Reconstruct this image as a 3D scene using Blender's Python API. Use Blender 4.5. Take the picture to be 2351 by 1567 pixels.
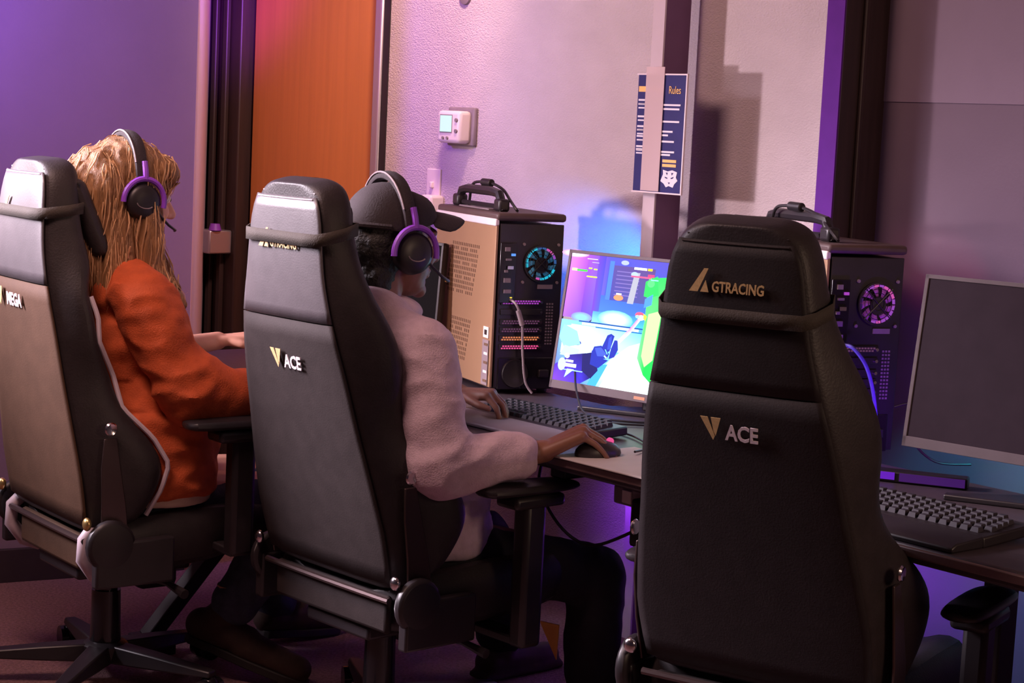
import bpy, bmesh, math, random
from math import sin, cos, pi, radians
from mathutils import Vector as V, Matrix as Mx, noise as NZ
R = random.Random(7)
sc = bpy.context.scene
for o in list(bpy.data.objects): bpy.data.objects.remove(o)
col = sc.collection

# ------------------------------------------------------------------ camera
cd = bpy.data.cameras.new('camera'); cam = bpy.data.objects.new('camera', cd); col.objects.link(cam)
cd.sensor_width = 36; cd.lens = 36 * 4200 / 2351; cd.clip_start = .05
cam.matrix_world = (Mx.Translation((0, 0, 1.42)) @ Mx.Rotation(pi/2 - math.atan(483/4200), 4, 'X')
                    @ Mx.Rotation(radians(2.75), 4, 'Z'))
sc.camera = cam
# ------------------------------------------------------------------ world, lights, exposure
w = bpy.data.worlds.new('world'); sc.world = w; w.use_nodes = True
w.node_tree.nodes['Background'].inputs[0].default_value = (.30, .16, .24, 1)
w.node_tree.nodes['Background'].inputs[1].default_value = .055
vs = sc.view_settings
vs.view_transform = 'Standard'; vs.look = 'None'; vs.exposure = 0; vs.gamma = 1; vs.use_curve_mapping = False

def lamp(name, kind, loc, target, color, power, size=.1, size_y=None, cone=60, blend=.5, spread=None):
    d = bpy.data.lights.new(name, kind); d.color = color; d.energy = power
    if kind == 'AREA':
        d.size = size
        if size_y: d.shape = 'RECTANGLE'; d.size_y = size_y
        if spread: d.spread = radians(spread)
    else:
        d.shadow_soft_size = size
        if kind == 'SPOT': d.spot_size = radians(cone); d.spot_blend = blend
    o = bpy.data.objects.new(name, d); col.objects.link(o); o.location = loc
    o.rotation_euler = (V(target) - V(loc)).to_track_quat('-Z', 'Y').to_euler()
    return o
lamp('wall_spotlight', 'SPOT', (-2.35, 4.60, 1.41), (.25, 5.0, 1.45), (1, .77, .84), 190, .07, cone=54, blend=.6)
lamp('side_panel_light', 'AREA', (-2.45, 4.35, 1.95), (-.6, 4.2, 1.05), (1, .84, .96), 22, .8, 1.1, spread=42)
lamp('violet_spotlight', 'SPOT', (-2.05, 4.6, 2.15), (-1.80, 5.22, 1.90), (.24, .08, 1.0), 150, .1, cone=100, blend=1)
lamp('violet_door_fill', 'SPOT', (-.55, 4.7, 2.5), (-1.10, 7.0, 1.86), (.36, .04, 1.0), 700, .1, cone=15, blend=1)  # added spot that tints the door corner violet, source unseen
lamp('violet_end_fill', 'SPOT', (-.2, 4.9, 2.5), (-1.02, 5.9, 1.95), (.36, .05, 1.0), 160, .1, cone=24, blend=1)  # extra violet spot put in to colour the top of the wall end
lamp('overhead_warm_fill', 'AREA', (-1.3, 3.3, 2.7), (-.7, 4.9, .6), (1, .60, .52), 42, 1.0, .6)  # general warm fill added overhead, no fixture known there
lamp('door_warm_fill', 'SPOT', (-.25, 5.2, 2.7), (-.75, 6.6, 1.2), (1, .62, .50), 150, .12, cone=60, blend=.8)  # made-up spot that brightens the wooden door
lamp('right_warm_fill', 'AREA', (2.2, 1.7, 1.7), (.3, 4.0, .8), (1, .64, .46), 17, .6, .6)  # unseen warm fill added from the right for hoodie and near chair

# ------------------------------------------------------------------ helpers
def mat(name, c, rough=.6, metal=0, nz=0, nscale=20, bump=0, bscale=80, emit=0, ecol=None, stretch=None, spec=.5, alpha=1, trans=0):
    m = bpy.data.materials.new(name); m.use_nodes = True; nt = m.node_tree; b = nt.nodes['Principled BSDF']
    b.inputs['Base Color'].default_value = (*c, 1); b.inputs['Roughness'].default_value = rough
    b.inputs['Metallic'].default_value = metal; b.inputs['Specular IOR Level'].default_value = spec
    b.inputs['Alpha'].default_value = alpha; b.inputs['Transmission Weight'].default_value = trans
    if emit:
        b.inputs['Emission Color'].default_value = (*(ecol or c), 1); b.inputs['Emission Strength'].default_value = emit
    tc = nt.nodes.new('ShaderNodeTexCoord'); mp = nt.nodes.new('ShaderNodeMapping')
    nt.links.new(tc.outputs['Object'], mp.inputs[0])
    if stretch: mp.inputs['Scale'].default_value = stretch
    if nz:
        t = nt.nodes.new('ShaderNodeTexNoise'); t.inputs['Scale'].default_value = nscale; t.inputs['Detail'].default_value = 4
        nt.links.new(mp.outputs[0], t.inputs[0])
        r = nt.nodes.new('ShaderNodeMapRange'); r.inputs[1].default_value = .3; r.inputs[2].default_value = .7
        r.inputs[3].default_value = 1 - nz; r.inputs[4].default_value = 1 + nz
        nt.links.new(t.outputs[0], r.inputs[0])
        x = nt.nodes.new('ShaderNodeVectorMath'); x.operation = 'SCALE'; x.inputs[0].default_value = c
        nt.links.new(r.outputs[0], x.inputs['Scale']); nt.links.new(x.outputs[0], b.inputs['Base Color'])
    if bump:
        t = nt.nodes.new('ShaderNodeTexNoise'); t.inputs['Scale'].default_value = bscale; t.inputs['Detail'].default_value = 5
        nt.links.new(mp.outputs[0], t.inputs[0])
        bp = nt.nodes.new('ShaderNodeBump'); bp.inputs['Strength'].default_value = bump; bp.inputs['Distance'].default_value = .01
        nt.links.new(t.outputs[0], bp.inputs['Height']); nt.links.new(bp.outputs[0], b.inputs['Normal'])
    return m
def glow(name, c, s=1): return mat(name, (.01, .01, .01), .5, emit=s, ecol=c)
M = {}
M['stucco'] = mat('stucco', (.62, .53, .56), .9, nz=.05, nscale=6, bump=.5, bscale=130, stretch=(1, 1, 1.7))
M['wall_purple'] = mat('purple_wall_paint', (.24, .17, .25), .85, nz=.04, nscale=5, bump=.05, bscale=150)
M['wall_strip'] = mat('wall_end_paint', (.62, .46, .56), .8, nz=.03)
M['smooth_lit'] = mat('smooth_wall_lit', (.22, .165, .21), .95, spec=.05, nz=.05, nscale=4, bump=.04, bscale=120)
M['smooth_shaded'] = mat('smooth_wall_shaded', (.165, .122, .155), .95, spec=.05, nz=.05, nscale=4, bump=.04, bscale=120)
M['wood'] = mat('door_wood', (.62, .22, .060), .42, nz=.06, nscale=7, bump=.03, bscale=60, stretch=(6, 6, .25))
M['dark_wood'] = mat('dark_frame', (.035, .018, .017), .45, nz=.2, nscale=14, stretch=(5, 5, .3))
M['steel_trim'] = mat('steel_trim', (.55, .50, .58), .32, .8)
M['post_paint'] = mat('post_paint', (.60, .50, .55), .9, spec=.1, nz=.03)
M['post_shade'] = mat('post_unlit_side', (.16, .07, .16), .7, nz=.05)  # same post; shade on its unlit side is painted in
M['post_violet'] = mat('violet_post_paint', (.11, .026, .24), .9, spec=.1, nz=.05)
M['carpet'] = mat('carpet', (.33, .18, .185), .95, nz=.35, nscale=120, bump=.9, bscale=300)
M['baseboard'] = mat('baseboard_vinyl', (.035, .024, .032), .5, nz=.1)
M['ceiling'] = mat('ceiling_paint', (.5, .45, .46), .9, nz=.03)
M['leather'] = mat('black_leather', (.026, .020, .022), .48, nz=.15, nscale=30, bump=.10, bscale=220, spec=.35)
M['leather_panel'] = mat('black_leatherette_panel', (.032, .025, .025), .7, nz=.12, nscale=25, bump=.08, bscale=260, spec=.10)
M['headrest_sheen'] = mat('black_leather_sheen', (.085, .074, .082), .40, nz=.1, nscale=25, bump=.05, bscale=260, spec=.7)  # the back's leather again, its sheen put into a lighter colour
M['leather_shaded'] = mat('black_leather_shaded', (.022, .017, .019), .6, nz=.12, nscale=25, bump=.08, bscale=260, spec=.25)  # darker leather copy for the near chair, its shade put into the colour
M['leather_brown'] = mat('dark_brown_leatherette', (.075, .040, .025), .7, nz=.1, bump=.08, bscale=260, spec=.14)
M['strap'] = mat('strap_webbing', (.045, .035, .028), .8, nz=.1, bump=.2, bscale=300)
M['gold'] = mat('gold_thread', (.62, .43, .20), .55, nz=.12, nscale=200)
M['white_thread'] = mat('white_thread', (.72, .62, .68), .6, nz=.1, nscale=200)
M['piping'] = mat('piping_white', (.55, .46, .52), .5, nz=.05)
M['chrome'] = mat('chrome', (.75, .7, .74), .18, 1)
M['blk'] = mat('black_plastic', (.018, .014, .017), .42, nz=.15)
M['blk_gloss'] = mat('black_gloss', (.012, .010, .013), .18, nz=.1)
M['rail'] = mat('painted_rail', (.10, .07, .07), .3, .7)
M['brass'] = mat('brass_cap', (.7, .5, .2), .3, .9)
M['desk'] = mat('desk_top', (.06, .045, .055), .45, nz=.15, nscale=40)
M['desk_edge'] = mat('desk_edge', (.16, .10, .10), .4, nz=.1)
M['desk_leg'] = mat('desk_leg', (.028, .022, .026), .4, .3)
M['orange_shirt'] = mat('orange_knit', (.50, .082, .018), .85, nz=.14, nscale=30, bump=.25, bscale=260)
M['undershirt'] = mat('white_cotton', (.62, .46, .36), .8, nz=.06)
M['hoodie'] = mat('grey_fleece', (.56, .42, .50), .92, nz=.08, nscale=60, bump=.3, bscale=280)
M['jeans'] = mat('blue_denim', (.05, .062, .095), .85, nz=.3, nscale=40, bump=.2, bscale=300)
M['trousers'] = mat('black_cloth', (.014, .011, .018), .85, nz=.2)
M['boot'] = mat('brown_suede', (.055, .030, .022), .8, nz=.2, nscale=30)
M['sole'] = mat('boot_sole', (.02, .016, .016), .7, nz=.1)
M['sock'] = mat('tan_sock', (.45, .25, .12), .9, nz=.1)
M['skin_a'] = mat('fair_skin', (.72, .38, .27), .55, nz=.05, nscale=40)
M['skin_b'] = mat('brown_skin', (.22, .095, .062), .5, nz=.08, nscale=40)
M['hair_b'] = mat('black_hair', (.008, .006, .006), .6, nz=.3, nscale=90, bump=.5, bscale=160)
M['hair_a'] = mat('blond_hair', (.26, .125, .05), .5, nz=.35, nscale=16, bump=.6, bscale=60, stretch=(7, 7, .5))
M['hair_a2'] = mat('blond_strand', (.56, .32, .16), .45, nz=.5, nscale=9, stretch=(6, 6, .6))
M['cap'] = mat('black_cap_cloth', (.022, .014, .018), .85, nz=.15, bump=.2, bscale=250)
M['purple'] = mat('purple_plastic', (.25, .055, .55), .45, nz=.05)
M['eye'] = mat('eye_white', (.7, .65, .62), .3)
M['warm_panel'] = mat('warm_tinted_metal', (.34, .205, .115), .5, .25, nz=.06, nscale=5)  # plain metal panel; the warm light it reflects is put into the colour
M['tan_light'] = mat('pale_panel_lip', (.80, .70, .74), .4, nz=.02)
M['pc_black'] = mat('tower_black', (.016, .011, .018), .4, nz=.2)
M['pc_lid'] = mat('tower_lid', (.085, .050, .048), .55, nz=.15)
M['slot'] = mat('vent_slot', (.14, .075, .04), .8, nz=.1)
M['grey_plastic'] = mat('grey_plastic', (.25, .2, .22), .5, nz=.1)
M['label_white'] = mat('label_white', (.8, .74, .74), .6, nz=.03)
M['white_plastic'] = mat('white_plastic', (.82, .72, .72), .4, nz=.02)
M['screen_off'] = mat('dark_screen', (.030, .020, .028), .7, spec=.06, nz=.06)
M['bezel'] = mat('bezel_grey', (.11, .085, .095), .6, nz=.05, spec=.2)
M['key'] = mat('key_cap', (.035, .03, .04), .6, nz=.1, spec=.2)
M['kb_rest'] = mat('wrist_rest', (.19, .155, .175), .5, nz=.08)
M['pad'] = mat('mouse_pad_cloth', (.55, .52, .52), .7, nz=.04)
M['navy'] = mat('navy_print', (.022, .018, .13), .5, nz=.1, spec=.15)
M['sheet_edge'] = mat('clear_edge', (.75, .62, .66), .3)
M['glare'] = mat('painted_glare', (.75, .58, .60), .8, alpha=.66, spec=.1)
M['print_yellow'] = mat('print_yellow', (.85, .45, .08), .4)
M['print_white'] = mat('print_white', (.72, .66, .74), .4)
M['lcd'] = glow('lcd_glow', (.72, .95, 1), 1.0)
M['led_violet'] = glow('led_violet', (.16, .012, .62), .75)
M['led_pink'] = glow('led_pink', (1, .10, .35), .8)
M['led_orange'] = glow('led_orange', (1, .30, .12), .7)
M['led_magenta'] = glow('led_magenta', (.62, .08, .80), .6)
M['led_dim'] = glow('led_dim', (.30, .10, .24), .35)
M['led_yellow'] = glow('led_yellow', (1, .7, .05), 1.2)
M['led_green'] = glow('led_green', (.3, 1, .02), 1.2)
M['led_blue'] = glow('led_blue', (.12, .35, 1), 1)
M['led_strip_blue'] = glow('led_strip_blue', (.05, .30, 1), 3)
M['led_strip_pink'] = glow('led_strip_pink', (1, .15, .4), 2)
M['orange_piece'] = mat('orange_piece', (.62, .27, .06), .6, nz=.06)

class MB:
    def __init__(s): s.bm = bmesh.new()
    def add(s, vs, fs):
        a = [s.bm.verts.new(v) for v in vs]
        for f in fs:
            try: s.bm.faces.new([a[i] for i in f])
            except ValueError: pass
        return s
    def box(s, c, d, rot=None):
        x, y, z = d[0]/2, d[1]/2, d[2]/2; c = V(c); rm = rot or Mx.Identity(3)
        p = [c + rm @ V((i*x, j*y, k*z)) for i in (-1, 1) for j in (-1, 1) for k in (-1, 1)]
        return s.add(p, [(0, 1, 3, 2), (4, 6, 7, 5), (0, 4, 5, 1), (2, 3, 7, 6), (0, 2, 6, 4), (1, 5, 7, 3)])
    def loft(s, rings, close=True, cap=True):
        n = len(rings[0]); vs = [v for r in rings for v in r]; fs = []
        for i in range(len(rings)-1):
            for j in range(n if close else n-1):
                k = (j+1) % n; fs.append((i*n+j, i*n+k, (i+1)*n+k, (i+1)*n+j))
        if cap and close: fs.append(tuple(range(n))[::-1]); fs.append(tuple((len(rings)-1)*n+j for j in range(n)))
        return s.add(vs, fs)
    def cyl(s, p0, p1, r0, r1=None, n=16): return s.tube([p0, p1], [r0, r0 if r1 is None else r1], n)
    def tube(s, path, r, n=10):
        path = [V(p) for p in path]; rs = r if isinstance(r, (list, tuple)) else [r]*len(path); rings = []; pv = None
        for i, p in enumerate(path):
            t = (path[min(i+1, len(path)-1)] - path[max(i-1, 0)]).normalized()
            a = (pv - t*pv.dot(t)) if pv else t.orthogonal()
            a.normalize(); pv = a; b = t.cross(a)
            rings.append([p + (a*cos(2*pi*k/n) + b*sin(2*pi*k/n))*rs[i] for k in range(n)])
        return s.loft(rings)
    def lathe(s, prof, c=(0, 0, 0), axis='Z', n=20):
        rings = []
        for r, h in prof:
            ring = []
            for k in range(n):
                x, y = r*cos(2*pi*k/n), r*sin(2*pi*k/n)
                p = {'Z': (x, y, h), 'Y': (x, h, -y), 'X': (h, x, y)}[axis]; ring.append(V(c) + V(p))
            rings.append(ring)
        return s.loft(rings)
    def ell(s, c, r, rot=None, seg=20):
        g = bmesh.ops.create_uvsphere(s.bm, u_segments=seg, v_segments=seg//2, radius=1)
        m = Mx.Translation(c) @ (rot.to_4x4() if rot else Mx.Identity(4)) @ Mx.Diagonal((*r, 1))
        bmesh.ops.transform(s.bm, matrix=m, verts=g['verts']); return s
    def cap(s, p0, p1, r0, r1, n=14):
        p0, p1 = V(p0), V(p1); t = (p1-p0); L = t.length; t.normalize(); a = t.orthogonal().normalized(); b = t.cross(a); rings = []
        for i in range(6):
            an = -pi/2*(1-i/5.5); rings.append((p0 + t*r0*sin(an), r0*cos(an)))
        for i in range(6):
            an = pi/2*(i+.5)/5.5; rings.append((p1 + t*r1*sin(an), r1*max(cos(an), .02)))
        rings[0] = (rings[0][0], max(rings[0][1], r0*.05))
        return s.loft([[c + (a*cos(2*pi*k/n) + b*sin(2*pi*k/n))*r for k in range(n)] for c, r in rings])
    def prism(s, poly, d, mtx):
        n = len(poly); vs = [mtx @ V((x, y, 0)) for x, y in poly] + [mtx @ V((x, y, d)) for x, y in poly]
        return s.add(vs, [tuple(range(n))[::-1], tuple(range(n, 2*n))] + [(i, (i+1) % n, n+(i+1) % n, n+i) for i in range(n)])
    def build(s, name, m, parent=None, smooth=True, bev=0, sub=0, segs=2):
        bmesh.ops.recalc_face_normals(s.bm, faces=s.bm.faces)
        me = bpy.data.meshes.new(name); s.bm.to_mesh(me); s.bm.free(); return link(name, me, m, parent, smooth, bev, sub, segs)
def link(name, me, m, parent=None, smooth=True, bev=0, sub=0, segs=2):
    o = bpy.data.objects.new(name, me); col.objects.link(o); o.parent = parent
    if m is not None and not me.materials: me.materials.append(M[m] if isinstance(m, str) else m)
    if smooth:
        me.polygons.foreach_set('use_smooth', [True]*len(me.polygons))
        me.set_sharp_from_angle(angle=radians(40))
    if bev:
        b = o.modifiers.new('bevel', 'BEVEL'); b.width = bev; b.segments = segs; b.limit_method = 'ANGLE'
    if sub:
        b = o.modifiers.new('subsurf', 'SUBSURF'); b.levels = sub; b.render_levels = sub
    return o
def tag(o, label, cat, group=None):
    o['label'] = label; o['category'] = cat
    if group: o['group'] = group
    return o
def thing(name, label, cat, loc=(0, 0, 0), rz=0, group=None):
    o = bpy.data.objects.new(name, None); col.objects.link(o); o.location = loc; o.rotation_euler = (0, 0, rz); o.empty_display_size = .05
    return tag(o, label, cat, group)
def struct(o): o['kind'] = 'structure'; return o
def voxel(mb, name, m, parent, vox=.006, sm=6, wr=0, wfun=None, smf=.6):
    """fuse overlapping closed shapes into one continuous surface"""
    me = bpy.data.meshes.new('tmp'); mb.bm.normal_update(); bmesh.ops.recalc_face_normals(mb.bm, faces=mb.bm.faces)
    mb.bm.to_mesh(me); mb.bm.free()
    o = bpy.data.objects.new('tmp', me); col.objects.link(o)
    r = o.modifiers.new('r', 'REMESH'); r.mode = 'VOXEL'; r.voxel_size = vox
    s = o.modifiers.new('s', 'SMOOTH'); s.factor = smf; s.iterations = sm
    dg = bpy.context.evaluated_depsgraph_get(); dg.update()
    res = bpy.data.meshes.new_from_object(o.evaluated_get(dg)); bpy.data.objects.remove(o); bpy.data.meshes.remove(me)
    if wfun:
        ns = [v.normal.copy() for v in res.vertices]
        for v, nn in zip(res.vertices, ns): v.co += nn * wfun(v.co)
    res.name = name; res.materials.clear()
    return link(name, res, m, parent)
def text(s, size, name, m, parent, mtx, shear=0, depth=.001, xs=1, bold=0):
    c = bpy.data.curves.new('t', 'FONT'); c.body = s; c.size = size; c.extrude = depth; c.shear = shear; c.offset = bold; c.align_x = 'CENTER'; c.resolution_u = 3
    o = bpy.data.objects.new('t', c); col.objects.link(o); dg = bpy.context.evaluated_depsgraph_get(); dg.update()
    me = bpy.data.meshes.new_from_object(o.evaluated_get(dg)); bpy.data.objects.remove(o)
    me.transform(mtx @ Mx.Diagonal((xs, 1, 1, 1))); me.materials.clear(); me.name = name
    return link(name, me, m, parent, smooth=False)
def frame(o, x, y, z=None):
    x = V(x).normalized(); y = V(y).normalized(); z = x.cross(y)
    m = Mx.Identity(4)
    for i, a in enumerate((x, y, z)):
        for j in range(3): m[j][i] = a[j]
    m.translation = V(o); return m

# room axes: n points into the back wall, e runs along it away from the camera
NX, NY = .766, .643
def wd(n, q, z): return V((n*NX - q*NY, n*NY + q*NX, z))
RZ = math.atan2(-NX, NY)                       # local x = to the right along the wall, local y = into the wall
RM = Mx.Rotation(RZ, 3, 'Z')
def slab(mb, n0, n1, q0, q1, z0, z1):
    return mb.box(wd((n0+n1)/2, (q0+q1)/2, (z0+z1)/2), (abs(q1-q0), abs(n1-n0), z1-z0), RM)

# ------------------------------------------------------------------ room
C = 3.70
struct(MB().box((-.4, 4.0, -.03), (9, 9, .06)).build('floor', 'carpet'))
struct(MB().box((-.4, 4.0, 2.85), (9, 9, .06)).build('ceiling', 'ceiling'))
struct(slab(MB(), C, C+.12, 3.03, 5.13, 0, 2.82).build('wall_back', 'stucco'))
wr = struct(slab(MB(), C, C+.12, .2, 3.03, 0, 1.538).build('wall_right', 'smooth_shaded'))  # shadow edge across this wall put into two paint tones
slab(MB(), C-.004, C+.12, .2, 3.03, 1.538, 2.82).build('lit_upper_wall', 'smooth_lit', wr)['label'] = 'lighter upper wall above the painted shadow edge'
struct(slab(MB(), C, C+.12, 5.13, 6.9, 2.2, 2.82).build('wall_far', 'stucco'))
# left wall, its end return, and skirting
P0 = V((-1.505, 5.379, 0)); D = V((.884, .467, 0)); Nl = V((-.467, .884, 0))
def lw(t, u, z): return P0 + D*t + Nl*u + V((0, 0, z))
lwr = Mx.Rotation(math.atan2(.467, .884), 3, 'Z')
struct(MB().box(lw(-1.432, .06, 1.41), (4.0, .12, 2.82), lwr).build('wall_left', 'wall_purple'))
A = lw(.569, 0, 0); B = wd(C, 6.325, 0)
dd = (B-A); L = dd.length; dd.normalize(); rr = Mx.Rotation(math.atan2(dd.y, dd.x), 3, 'Z')
struct(MB().box((A+B)/2 + V((-dd.y, dd.x, 0))*.03 + V((0, 0, 1.41)), (L, .06, 2.82), rr).build('wall_end', 'wall_strip'))
struct(MB().box(lw(-1.432, -.008, .05), (4.0, .016, .105), lwr).build('baseboard_left', 'baseboard', bev=.004))
struct(slab(MB(), C-.014, C, .2, 5.1, 0, .1).build('baseboard_back', 'baseboard', bev=.004))
# door in the back wall
dr = struct(slab(MB(), C+.02, C+.065, 5.215, 6.03, .01, 2.2).build('door_1', 'wood', bev=.004))
fr = struct(slab(MB(), C-.03, C+.12, 6.05, 6.30, 0, 2.24).build('trim_1', 'dark_wood', bev=.006))
for q0 in (6.12, 6.20): slab(MB(), C-.05, C-.03, q0, q0+.03, 0, 2.24).build('groove_bead', 'dark_wood', fr, bev=.005)
st = struct(slab(MB(), C-.012, C+.10, 5.165, 5.21, 0, 2.2).build('trim_2', 'steel_trim', bev=.008))
slab(MB(), C-.004, C+.1, 5.13, 5.165, 0, 2.2).build('shadow_gap', 'blk', st)
lv = MB(); slab(lv, C-.13, C-.03, 6.07, 6.17, .90, .99); o = lv.build('latch_box', 'steel_trim', dr, bev=.006)
MB().cyl(wd(C-.10, 6.08, .99), wd(C-.10, 6.08, 1.015), .025, .018).build('latch_knob', 'purple', o)
# posts in front of the wall
po = struct(slab(MB(), 3.555, 3.65, 3.645, 3.691, 0, 2.82).build('trim_3', 'post_shade', bev=.002))
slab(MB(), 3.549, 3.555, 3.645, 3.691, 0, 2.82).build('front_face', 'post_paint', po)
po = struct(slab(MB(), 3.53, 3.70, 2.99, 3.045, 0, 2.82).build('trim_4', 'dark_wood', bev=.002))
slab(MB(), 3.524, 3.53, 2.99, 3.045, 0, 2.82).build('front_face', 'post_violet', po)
slab(MB(), 3.595, 3.612, 2.98, 2.99, 0, 2.82).build('edge_bead', 'dark_wood', po, bev=.003)

# poster in a clear holder on the post
pt = thing('wall_poster', 'navy notice sheet with yellow heading in a clear holder hung on the pale post', 'poster', wd(3.53, 3.60, 1.27))
inv = Mx.Translation(-V(pt.location))
px, pz = V((NY, -NX, 0)), V((0, 0, 1))
pm = frame(wd(3.531, 3.712, 1.272) - V(pt.location), px, pz)      # x right, y up, z towards the room
Pw, Ph = .187, .318
def prect(mb, x0, y0, x1, y1, d0, d1): return mb.prism([(x0, y0), (x1, y0), (x1, y1), (x0, y1)], d1-d0, pm @ Mx.Translation((0, 0, d0)))
prect(MB(), 0, 0, Pw, Ph, 0, .003).build('printed_sheet', 'navy', pt)
f = MB()
for a in ((-.004, -.004, Pw+.004, 0), (-.004, Ph, Pw+.004, Ph+.004), (Pw, 0, Pw+.004, Ph)): prect(f, *a, -.001, .005)
f.build('holder_edge', 'sheet_edge', pt)
prect(MB(), .034, .002, .105, Ph+.022, .0062, .0075).build('glare_strip', 'glare', pt)  # pale strip standing in for the glare on the holder
text('Rules', .030, 'heading', 'print_yellow', pt, pm @ Mx.Translation((.145, .268, .004)), depth=.0004, xs=.72)
prect(MB(), .004, .272, .10, .287, .0034, .0042).build('heading_strip', 'print_yellow', pt)
for y in (.082, .070): prect(MB(), .112, y, .165, y+.008, .0034, .0042).build('yellow_print_line', 'print_yellow', pt)
for y, a in ((.235, .170), (.224, .166), (.190, .168), (.163, .145), (.153, .128), (.136, .152), (.108, .155), (.100, .14)):
    prect(MB(), .102, y, a, y+.005, .0034, .0042).build('print_line', 'print_white', pt)
    prect(MB(), .005, y+.012, .030, y+.017, .0034, .0042).build('print_line', 'print_white', pt); prect(MB(), .006, y+.002, .030, y+.006, .0034, .0042).build('print_line', 'print_white', pt)
f = MB(); f.prism([(.0, .35), (.14, .75), (.12, 1), (.4, .92), (.66, 1), (.95, .9), (.9, .6), (1, .42), (.82, .22), (.75, .02), (.5, .1), (.34, .02), (.2, .22)], .0006,
    pm @ Mx.Translation((.108, .014, .0034)) @ Mx.Diagonal((.066, .048, 1, 1)))
cr = f.build('crest', 'print_white', pt)
f = MB()
for p in ([(.25, .62), (.42, .56), (.4, .5), (.27, .54)], [(.6, .56), (.78, .64), (.74, .54), (.62, .5)], [(.45, .3), (.58, .3), (.52, .2)], [(.3, .85), (.38, .7), (.42, .85)], [(.62, .85), (.66, .7), (.75, .85)]):
    f.prism(p, .0004, pm @ Mx.Translation((.108, .014, .004)) @ Mx.Diagonal((.066, .048, 1, 1)))
f.build('crest_lines', 'navy', cr)

# thermostat and switch plate on the textured wall
th = thing('thermostat', 'white wall thermostat with a lit blue-white display on the textured wall', 'thermostat', wd(C, 4.695, 1.425), RZ)
MB().box((-.005, -.008, 0), (.14, .016, .125)).build('back_plate', 'grey_plastic', th, bev=.006)
MB().box((-.012, -.036, -.002), (.118, .052, .104)).build('case', 'white_plastic', th, bev=.012, segs=3)
MB().box((-.022, -.0625, .008), (.064, .003, .058)).build('display_frame', 'grey_plastic', th)
MB().box((-.020, -.065, .008), (.058, .003, .052)).build('display', 'lcd', th)
for x, z in ((.032, .02), (.032, -.015), (-.034, -.038), (-.012, -.038)):
    MB().cyl((x, -.06, z), (x, -.0665, z), .0065 if x > 0 else .005, n=12).build('button', 'grey_plastic', th)
sw = thing('wall_plate', 'small white wall plate with a plugged adapter above the tan computer tower', 'wall plate', wd(C, 4.845, 1.225), RZ)
MB().box((0, -.004, 0), (.072, .008, .115)).build('plate', 'white_plastic', sw, bev=.003)
MB().box((0, -.012, .005), (.012, .016, .02)).build('toggle', 'white_plastic', sw, bev=.003)
MB().box((.028, -.03, -.065), (.06, .06, .075)).build('adapter', 'white_plastic', sw, bev=.01)
MB().box((.0, -.012, -.058), (.03, .02, .022)).build('plug', 'blk', sw, bev=.003)
sm = tag(MB().lathe([(.03, 0), (.028, -.008), (.012, -.012)], (0, 0, 0), 'Y').build('wall_fitting', 'grey_plastic'), 'small grey round fitting high on the textured wall', 'fitting')
sm.location = wd(C, 4.72, 1.845); sm.rotation_euler = (0, 0, RZ)

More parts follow.
